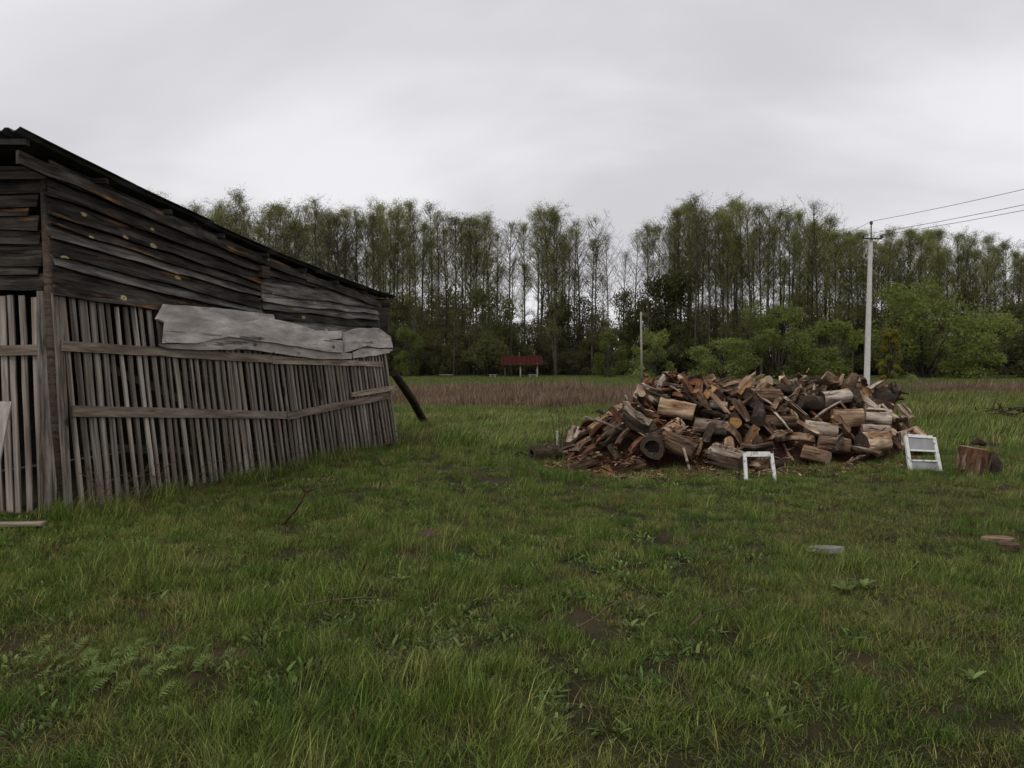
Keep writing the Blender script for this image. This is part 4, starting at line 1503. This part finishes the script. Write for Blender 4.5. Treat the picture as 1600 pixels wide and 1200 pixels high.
G_lush = grass_mat('lush_grass', (0.070, 0.132, 0.018), (0.190, 0.245, 0.046), (0.27, 0.24, 0.09), 0.6)
G_straw = grass_mat('straw_grass', (0.15, 0.105, 0.042), (0.27, 0.21, 0.090), (0.085, 0.050, 0.022), 0.6)
G_moss = grass_mat('short_mossy_grass', (0.085, 0.130, 0.022), (0.165, 0.185, 0.042), (0.16, 0.105, 0.042), 0.55)
G_leaf = grass_mat('broad_leaf_weed', (0.085, 0.145, 0.030), (0.150, 0.205, 0.055), (0.12, 0.14, 0.06), 0.3)
G_reed = grass_mat('dead_reed_grass', (0.185, 0.118, 0.078), (0.28, 0.200, 0.138), (0.12, 0.085, 0.045), 0.6, .15, .85)
G_mid = grass_mat('middle_meadow_grass', (0.095, 0.150, 0.026), (0.225, 0.262, 0.066), (0.28, 0.25, 0.11), 0.6)
G_far = grass_mat('far_meadow_grass', (0.105, 0.150, 0.034), (0.170, 0.200, 0.052), (0.19, 0.175, 0.07), 0.4)
GCOL = {}


def clump(kind, seed, n, rad, Lr, Wr, lean, mat, wind=0.25, seg=4, curl=.5, shape=None):
    rg = np.random.default_rng(seed)
    a = rg.uniform(0, 6.283, n); r_ = rad * np.sqrt(rg.uniform(0, 1, n))
    base = np.stack([np.cos(a) * r_, np.sin(a) * r_, np.full(n, -.015)], 1)
    L = rg.uniform(Lr[0], Lr[1], n) * (1 - .35 * r_ / rad); W = rg.uniform(Wr[0], Wr[1], n)
    az = rg.uniform(0, 6.283, n)
    hd = np.stack([np.cos(az), np.sin(az) * 1.0, np.zeros(n)], 1) * (rg.uniform(.1, 1, n) * lean)[:, None]
    hd[:, 0] += wind * rg.uniform(.3, 1.2, n)
    side = np.stack([-np.sin(az + rg.normal(0, .6, n)), np.cos(az), np.zeros(n)], 1)
    side /= np.linalg.norm(side, axis=1)[:, None] + 1e-6
    tone = rg.uniform(0, 1, n)
    V = np.zeros((n, seg + 1, 2, 3)); cr = rg.uniform(.4, 1.3, n) * curl
    for i in range(seg + 1):
        f = i / seg
        z = L * f * (1 - .38 * f * np.clip(np.linalg.norm(hd, axis=1) + cr * .5, 0, 1.7) * .8)
        c = base + hd * (L * (f * .55 + f * f * (.45 + cr * .4)))[:, None] + np.stack([0 * z, 0 * z, z], 1)
        wf = (shape(f) if shape else max(.10, (1 - f ** 1.8))) * .5
        V[:, i, 0] = c - side * (W * wf)[:, None]; V[:, i, 1] = c + side * (W * wf)[:, None]
    V[:, :, :, 2] = np.maximum(V[:, :, :, 2], -.015)
    vid = np.arange(n * (seg + 1) * 2).reshape(n, seg + 1, 2)
    q = np.stack([vid[:, :-1, 0], vid[:, :-1, 1], vid[:, 1:, 1], vid[:, 1:, 0]], -1).reshape(-1, 4)
    me = np_mesh('grass_clump', V.reshape(-1, 3), q, mat, True)
    at = me.attributes.new('tone', 'FLOAT', 'POINT')
    at.data.foreach_set('value', np.repeat(tone, (seg + 1) * 2).astype(np.float32))
    GCOL.setdefault(kind, []).append(me)


leaf_shape = lambda f: .25 + 1.0 * math.sin(math.pi * min(1, f * .85 + .08))
for k in range(4):
    clump('lush', 10 + k, 120, .15, (.08, .20), (.0028, .0055), .8, G_lush)
for k in range(3):
    clump('tall', 20 + k, 60, .15, (.18, .36), (.0035, .006), .6, G_lush, .35)
for k in range(3):
    clump('moss', 30 + k, 170, .17, (.03, .095), (.003, .0055), 1.1, G_moss, .1)
for k in range(2):
    clump('straw', 40 + k, 60, .17, (.05, .17), (.002, .004), 1.7, G_straw, .3, curl=1.0)
for k in range(2):
    clump('weed', 50 + k, 34, .13, (.04, .10), (.012, .024), 1.2, G_leaf, .1, 5, shape=leaf_shape)
for k in range(2):
    clump('stem', 60 + k, 9, .18, (.30, .62), (.0022, .0035), .35, G_straw, .22, 5)
for k in range(3):
    clump('reed', 70 + k, 120, .55, (.25, .72), (.008, .018), .5, G_reed, .15)
for k in range(3):
    clump('far', 80 + k, 110, .60, (.12, .42), (.010, .022), .6, G_far, .2)
for k in range(2):
    clump('mid', 85 + k, 110, .26, (.12, .36), (.006, .011), .6, G_mid, .3)
for k in range(2):
    clump('mid', 95 + k, 60, .26, (.14, .38), (.005, .009), .9, G_straw, .35)


def scatter(name, kinds, pts, label, cat):
    """pts: list of (x, y, z, variant, scale, rz); one instanced object"""
    col = bpy.data.collections.new(name + '_tufts')
    meshes = [m for k in kinds for m in GCOL[k]]
    for i, m in enumerate(meshes):
        o = bpy.data.objects.new('%s_tuft_%02d' % (name, i), m)
        col.objects.link(o)
    P = np.array(pts, dtype=np.float32)
    me = bpy.data.meshes.new(name)
    me.vertices.add(len(P)); me.vertices.foreach_set('co', P[:, :3].ravel())
    for nm, tp, dat in (('variant', 'INT', P[:, 3].astype(np.int32)), ('size', 'FLOAT', P[:, 4]), ('turn', 'FLOAT', P[:, 5])):
        at = me.attributes.new(nm, tp, 'POINT'); at.data.foreach_set('value', np.ascontiguousarray(dat))
    o = mesh_obj(name, me)
    tag(o, label, cat, kind='stuff')
    ng = bpy.data.node_groups.new(name + '_scatter', 'GeometryNodeTree')
    ng.interface.new_socket('Geometry', in_out='INPUT', socket_type='NodeSocketGeometry')
    ng.interface.new_socket('Geometry', in_out='OUTPUT', socket_type='NodeSocketGeometry')
    N, Lk = ng.nodes, ng.links
    gi, go = N.new('NodeGroupInput'), N.new('NodeGroupOutput')
    ci = N.new('GeometryNodeCollectionInfo'); ci.inputs[0].default_value = col
    ci.inputs['Separate Children'].default_value = True; ci.inputs['Reset Children'].default_value = True
    iop = N.new('GeometryNodeInstanceOnPoints'); iop.inputs['Pick Instance'].default_value = True

    def attr(nm, tp):
        a_ = N.new('GeometryNodeInputNamedAttribute'); a_.data_type = tp; a_.inputs['Name'].default_value = nm
        return a_.outputs['Attribute']
    cx_ = N.new('ShaderNodeCombineXYZ'); Lk.new(attr('turn', 'FLOAT'), cx_.inputs[2])
    cs_ = N.new('ShaderNodeCombineXYZ')
    sz = attr('size', 'FLOAT')
    for i in range(3):
        Lk.new(sz, cs_.inputs[i])
    Lk.new(gi.outputs[0], iop.inputs['Points']); Lk.new(ci.outputs[0], iop.inputs['Instance'])
    Lk.new(attr('variant', 'INT'), iop.inputs['Instance Index']); Lk.new(cx_.outputs[0], iop.inputs['Rotation']); Lk.new(cs_.outputs[0], iop.inputs['Scale'])
    Lk.new(iop.outputs[0], go.inputs[0])
    md = o.modifiers.new('scatter', 'NODES'); md.node_group = ng
    return o


rg_ = random.Random(21)
barn_poly = [(Abase.x - 6, FY), (Abase.x, Abase.y), (Bbase.x, Bbase.y), (Bbase.x - 5, Bbase.y + .4)]


def in_barn(x, y):
    if y < FY or y > Bbase.y + .2:
        return False
    f = (y - Abase.y) / (Bbase.y - Abase.y)
    return Abase.x - 5 < x < Abase.x + (Bbase.x - Abase.x) * f - .03


def in_heap(x, y):
    return HX0 < x < HX0 + HC * HNX and HY0 < y < HY0 + HC * HNY and CORE[hidx(x, y)] > .02


def wall_dist(x, y):
    f = min(1, max(0, (y - Abase.y) / (Bbase.y - Abase.y)))
    return (x - (Abase.x + (Bbase.x - Abase.x) * f)) if FY - .5 < y < Bbase.y + .5 else 9


def bare(x, y):
    """0..1, how worn and brown the turf is: mostly right of the open lawn"""
    b_ = fbm(x, y, .42, 4.4, 3) * .8 + .35 * fbm(x, y, 1.5, 9.1, 2)
    rgt = min(1, max(0, (x - .25 * y + 1.6) / 2.4)) if y < 11.0 else 0
    return b_ + .50 * rgt - .20


def zpt(x, y, s_):
    return gz(x, y)


near = {'lush': [], 'tall': [], 'moss': [], 'straw': [], 'weed': [], 'stem': []}
NV = {k: len(GCOL[k]) for k in GCOL}


def put(k, x, y, s_):
    near.setdefault(k, []).append((x, y, gz(x, y), rg_.randrange(NV[k]), s_, rg_.gauss(0, .8) if k in ('lush', 'tall') and rg_.random() < .6 else rg_.uniform(0, 6.28)))


for y0, y1, dens in ((1.6, 6.5, 62), (6.5, 10, 44), (10, 16, 26)):
    hw0 = .72 * y1 + 1.0
    for it in range(int(dens * (y1 - y0) * 2 * hw0)):
        y = rg_.uniform(y0, y1); x = rg_.uniform(-hw0, hw0)
        if abs(x) > .72 * y + 1.0 or in_barn(x, y) or in_heap(x, y):
            continue
        b_ = bare(x, y); wd = wall_dist(x, y)
        if rg_.random() < .55:
            put('moss', x + rg_.uniform(-.1, .1), y + rg_.uniform(-.1, .1), rg_.uniform(.8, 1.3))
        t = fbm(x, y, .7, 14.0, 2)
        if b_ > .42 and rg_.random() < min(.85, (b_ - .30) * 2):
            if rg_.random() < .92:
                put('moss' if rg_.random() < .8 else 'straw', x, y, rg_.uniform(.8, 1.25))
            continue
        u = rg_.random()
        ts = (.74 if y < 6 else .84) + .28 * max(-1, min(1, t * 1.6)) - (.22 if b_ > .1 else 0)
        if -.1 < wd < .7 and u < .5:
            put('tall' if u < .33 else 'straw', x, y, rg_.uniform(.9, 1.4))
        elif u < .06:
            put('straw', x, y, rg_.uniform(.7, 1.2))
        elif u < .30 and b_ > -.1:
            put('moss', x, y, rg_.uniform(.8, 1.5))
        elif u < .36:
            put('weed', x, y, rg_.uniform(.6, 1.1))
        elif u < .36 + (.16 if t > .15 else .03):
            put('tall', x, y, rg_.uniform(.75, 1.15) * ts)
        elif u > .992:
            put('stem', x, y, rg_.uniform(.6, 1.1))
        else:
            put('lush', x, y, rg_.uniform(.75, 1.25) * ts)
for k, lb in (('lush', 'short green meadow grass covering the ground'), ('tall', 'tall bright grass tufts leaning in the wind'), ('moss', 'thin mossy worn turf between the grass'),
              ('straw', 'dry straw lying among the green grass'), ('weed', 'small broad-leaved weeds in the turf'), ('stem', 'thin dry grass stems standing in the meadow')):
    scatter({'lush': 'meadow_grass', 'tall': 'tall_grass', 'moss': 'mossy_turf', 'straw': 'dry_straw', 'weed': 'broadleaf_weeds', 'stem': 'dry_stems'}[k], [k], near[k], lb, 'grass')
mid, reed, far = [], [], []
for it in range(26000):
    y = 15 + 22 * math.sqrt(rg_.random()); x = rg_.uniform(-1, 1) * (.74 * y + 1)
    if in_barn(x, y) or in_heap(x, y) or y < 14.5:
        continue
    if y > 27 and rg_.random() < (y - 27) / 5 and x < .45 * y:
        continue
    mid.append((x, y, gz(x, y), rg_.randrange(2) if rg_.random() < .8 - .35 * fbm(x, y, .35, 5.0, 2) else 2 + rg_.randrange(2), rg_.uniform(.75, 1.25) * (1 + .65 * fbm(x, y, .4, 2.0, 3)) * (1.7 if x > .47 * y and y > 17 and fbm(x, y, .5, 1.0, 2) > -.1 else 1), rg_.uniform(-.8, .8)))
scatter('meadow_grass_beyond', ['mid'], mid, 'tall green grass between the barn end and the reeds', 'grass')
for it in range(26000):
    y = math.sqrt(rg_.uniform(25 ** 2, 56 ** 2)); x = rg_.uniform(-1, 1) * (.74 * y + 1)
    lim = 28.5 + (11 if x > .45 * y else 0) + 5 * fbm(x, y, .12, 6.0, 3)
    if y < lim or y > 49 + 4 * fbm(x, y, .1, 7.0, 2):
        if y < lim:
            far.append((x, y, gz(x, y), rg_.randrange(3), rg_.uniform(.8, 1.2), rg_.uniform(0, 6)))
        continue
    s_ = rg_.uniform(.75, 1.25) * (1 + .5 * fbm(x, y, .22, 3.0, 3)) * (1.5 if rg_.random() < .05 else 1)
    if fbm(x, y, .16, 12.0, 3) > .62 and rg_.random() < .7:
        far.append((x, y, gz(x, y), rg_.randrange(3), rg_.uniform(.9, 1.3), rg_.uniform(0, 6)))
        continue
    reed.append((x, y, gz(x, y), rg_.randrange(3), s_, rg_.uniform(0, 6)))
for it in range(24000):
    y = math.sqrt(rg_.uniform(44 ** 2, 118 ** 2)); x = rg_.uniform(-.74, .74) * y
    far.append((x, y, gz(x, y), rg_.randrange(3), rg_.uniform(.8, 1.3), rg_.uniform(0, 6)))
scatter('dead_reeds', ['reed'], reed, 'belt of reddish brown dead grass across the field', 'dry grass')
scatter('far_meadow', ['far'], far, 'green strip of meadow before the forest', 'grass')

# ------------------------------------------------------------------ single plants and twigs
def weed_plant(px, py, Y_top, stems, h, label, mat, seed, rad=.006, curl=.12, spread=.12):
    q = random.Random(seed); p = ground_at(px, py)
    t = empty('dry_weed', (p.x, p.y, gz(p.x, p.y)))
    tag(t, label, 'weed')
    for k in range(stems):
        m = MB(); x0 = Vector((q.gauss(0, spread * .5), q.gauss(0, spread * .5), -.02)); hh = h * q.uniform(.6, 1.05)
        lx, ly = q.gauss(0, spread), q.gauss(0, spread)
        pts = [x0 + Vector((lx * f + curl * max(0, f - .8) * 3 * (1 if lx > 0 else -1), ly * f, hh * f - curl * 1.5 * max(0, f - .9))) for f in (0, .25, .5, .75, .9, 1.0)]
        m.tube(pts, [rad, rad * .9, rad * .8, rad * .7, rad * .6, rad * .5], 4)
        for b in range(7):
            f = q.uniform(.35, .95); i = min(4, int(f * 5)); s0 = pts[i]
            e_ = s0 + Vector((q.gauss(0, .06), q.gauss(0, .06), q.uniform(.02, .09)))
            m.tube([s0, e_], [rad * .6, rad * .4], 3)
        m.obj('stem', mat, t)
    return t


weed_plant(878, 705, 0, 5, 1.05, 'tall dark dead weed stalks standing left of the heap', M_twig, 1, .009)
weed_plant(948, 668, 0, 3, .7, 'short dark dead stalks behind the left heap slope', M_twig, 2, .009)
weed_plant(772, 720, 0, 1, .75, 'single dark dry stalk in the open grass', M_twig, 3, .007)
for k, (px, py) in enumerate(((150, 800), (180, 795), (240, 775), (300, 765), (360, 745), (440, 730), (520, 708), (575, 700), (600, 695))):
    weed_plant(px + 8, py + 4, 0, 6, .55, 'dry brown weed stalks along the foot of the barn slats', M_twig, 10 + k, .0045, .2, .2)['group'] = 'dry weeds along the barn foot'


def twig(px0, py0, px1, py1, lift, r_, label, side=3, seed=0, mat=None):
    q = random.Random(seed)
    a, b = ground_at(px0, py0), ground_at(px1, py1)
    b = b + Vector((0, 0, lift))
    o0 = a.copy(); o0.z = gz(a.x, a.y) + .04
    d = b - a
    m = MB()
    pts = [d * f + Vector((q.gauss(0, .02), q.gauss(0, .02), .05 + .03 * math.sin(f * 3))) for f in (0, .3, .6, 1)]
    m.tube(pts, [r_, r_ * .85, r_ * .7, r_ * .4], 5)
    for k in range(side):
        i = q.randrange(1, 4)
        m.tube([pts[i], pts[i] + Vector((q.gauss(0, .12), q.gauss(0, .1), q.uniform(.03, .15)))], [r_ * .6, r_ * .3], 4)
    tag(m.obj('fallen_branch', mat or M_twig, None, Matrix.Translation(o0)), label, 'branch')


p_ = ground_at(442, 815)
m = MB()
pts = [Vector((0, 0, 0)), Vector((.12, .05, .14)), Vector((.22, .1, .33)), Vector((.40, .15, .50))]
m.tube(pts, [.016, .014, .011, .005], 5)
for i, e_ in ((1, (.2, .1, .25)), (2, (.14, .05, .45)), (2, (.32, .2, .36)), (3, (.5, .1, .52)), (3, (.42, .25, .6))):
    m.tube([pts[i], Vector(e_)], [.007, .003], 4)
tag(m.obj('dead_branch', M_bark, None, Matrix.Translation((p_.x, p_.y, gz(p_.x, p_.y)))), 'crooked dead branch sticking up from grass beside the barn', 'branch')
twig(476, 962, 620, 952, .0, .006, 'thin pale twig lying in the green grass', 2, 4)
twig(905, 1008, 975, 968, .03, .006, 'straight thin twig in grass left of the brown turf', 0, 5)
twig(1075, 1000, 1160, 978, .03, .006, 'brown forked twig on the worn turf', 4, 6)
# brush pile at the right edge of the meadow
p_ = ground_at(1606, 668)
q = random.Random(8); m = MB()
for k in range(70):
    a = Vector((q.gauss(0, .5), q.gauss(0, .4), q.uniform(.02, .5)))
    b = a + Vector((q.gauss(0, .45), q.gauss(0, .4), q.gauss(.05, .22)))
    b.z = max(b.z, .02)
    m.tube([a, (a + b) / 2 + Vector((0, 0, .04)), b], [.02, .015, .006], 4)
tag(m.obj('brush_pile', M_bark, None, Matrix.Translation((p_.x, p_.y, 0))), 'dark heap of cut branches in tall grass beyond the stump', 'branches')


# feathery leaves of a wind-blown herb
def feather_leaf(seed):
    q = random.Random(seed); m = MB()
    L = .17
    mid_ = [Vector((L * f, .0, .05 * math.sin(f * 2.6))) for f in np.linspace(0, 1, 8)]
    for i in range(1, 8):
        f = i / 7; ll = .045 * math.sin(math.pi * (f * .8 + .15)) * q.uniform(.85, 1.15)
        for sg in (-1, 1):
            c = mid_[i]; t = c + Vector((ll * .55, sg * ll, -.006)); w = .009
            b = m.add([c - Vector((w, 0, 0)), t - Vector((w * .3, sg * w * .6, 0)), t + Vector((w, 0, .002)), c + Vector((w, 0, 0))])
            m.face((b, b + 1, b + 2, b + 3))
    for i in range(7):
        a, c = mid_[i], mid_[i + 1]
        b = m.add([a + Vector((0, .003, .001)), a - Vector((0, .003, -.001)), c - Vector((0, .002, -.001)), c + Vector((0, .002, .001))])
        m.face((b, b + 1, b + 2, b + 3))
    me = m.mesh('leaf', G_herb)
    at = me.attributes.new('tone', 'FLOAT', 'POINT'); at.data.foreach_set('value', [q.uniform(.4, 1) for _ in me.vertices])
    return me


G_herb = grass_mat('feathery_herb', (0.080, 0.120, 0.028), (0.125, 0.165, 0.044), (0.13, 0.17, 0.06), 0.3)
FL = [feather_leaf(k) for k in range(4)]
q = random.Random(31)
for (px, py, sx, sy, n, lb) in ((185, 1062, .22, .11, 64, 'large patch of feathery pale green herb blown over by the wind'), (90, 1050, .12, .08, 10, 'small feathery herb beside the large feathery patch')):
    p_ = ground_at(px, py)
    t = empty('feathery_herb', (p_.x, p_.y, gz(p_.x, p_.y)))
    tag(t, lb, 'herb')
    for k in range(n):
        o = mesh_obj('leaf', q.choice(FL), t)
        o.location = (q.gauss(0, sx), q.gauss(0, sy), q.uniform(.03, .13)); sc_ = q.uniform(.4, .75)
        o.rotation_euler = (q.gauss(.35, .3), q.gauss(-.35, .25), q.gauss(.25, .5)); o.scale = (sc_,) * 3
# rosettes with broad pale leaves
def rosette(px, py, n, L, label, seed):
    q = random.Random(seed); p = ground_at(px, py)
    t = empty('broadleaf_rosette', (p.x, p.y, gz(p.x, p.y) + .02)); tag(t, label, 'weed')
    for k in range(n):
        m = MB(); a = k * 6.283 / n + q.uniform(-.3, .3); l = L * q.uniform(.7, 1.1); up = q.uniform(.5, 1.1)
        d = Vector((math.cos(a), math.sin(a), 0)); sd = Vector((-d.y, d.x, 0)); rows = []
        for i in range(6):
            f = i / 5; c = d * (l * f * math.cos(up * (1 - f * .5))) + Vector((0, 0, l * f * math.sin(up) * (1 - .35 * f)))
            w = l * .17 * math.sin(math.pi * min(1, f * .9 + .07))
            rows.append(m.add([c - sd * w + Vector((0, 0, w * .4)), c, c + sd * w + Vector((0, 0, w * .4))]))
        for a_, b_ in zip(rows, rows[1:]):
            m.face((a_, a_ + 1, b_ + 1, b_), 0, True); m.face((a_ + 1, a_ + 2, b_ + 2, b_ + 1), 0, True)
        me = m.mesh('leaf', G_dock)
        at = me.attributes.new('tone', 'FLOAT', 'POINT'); at.data.foreach_set('value', [q.uniform(.4, .9)] * len(me.vertices))
        mesh_obj('leaf', me, t)


G_dock = grass_mat('dock_leaf', (0.11, 0.16, 0.035), (0.17, 0.21, 0.06), (0.13, 0.17, 0.06), 0.3)
rosette(1348, 925, 8, .13, 'pale green broad-leaved rosette on the worn turf', 1)
rosette(1318, 930, 6, .12, 'smaller yellow-green rosette beside the pale rosette', 2)
rosette(625, 912, 6, .11, 'flat pale-leaved rosette in the open grass', 3)
rosette(985, 990, 7, .10, 'grey green leafy weed in grass near the brown turf', 4)
rosette(1520, 1075, 6, .09, 'small light-leaved weed in the dark short turf', 5)
rosette(1270, 870, 5, .08, 'tiny pale weed next to the flat board scrap', 6)
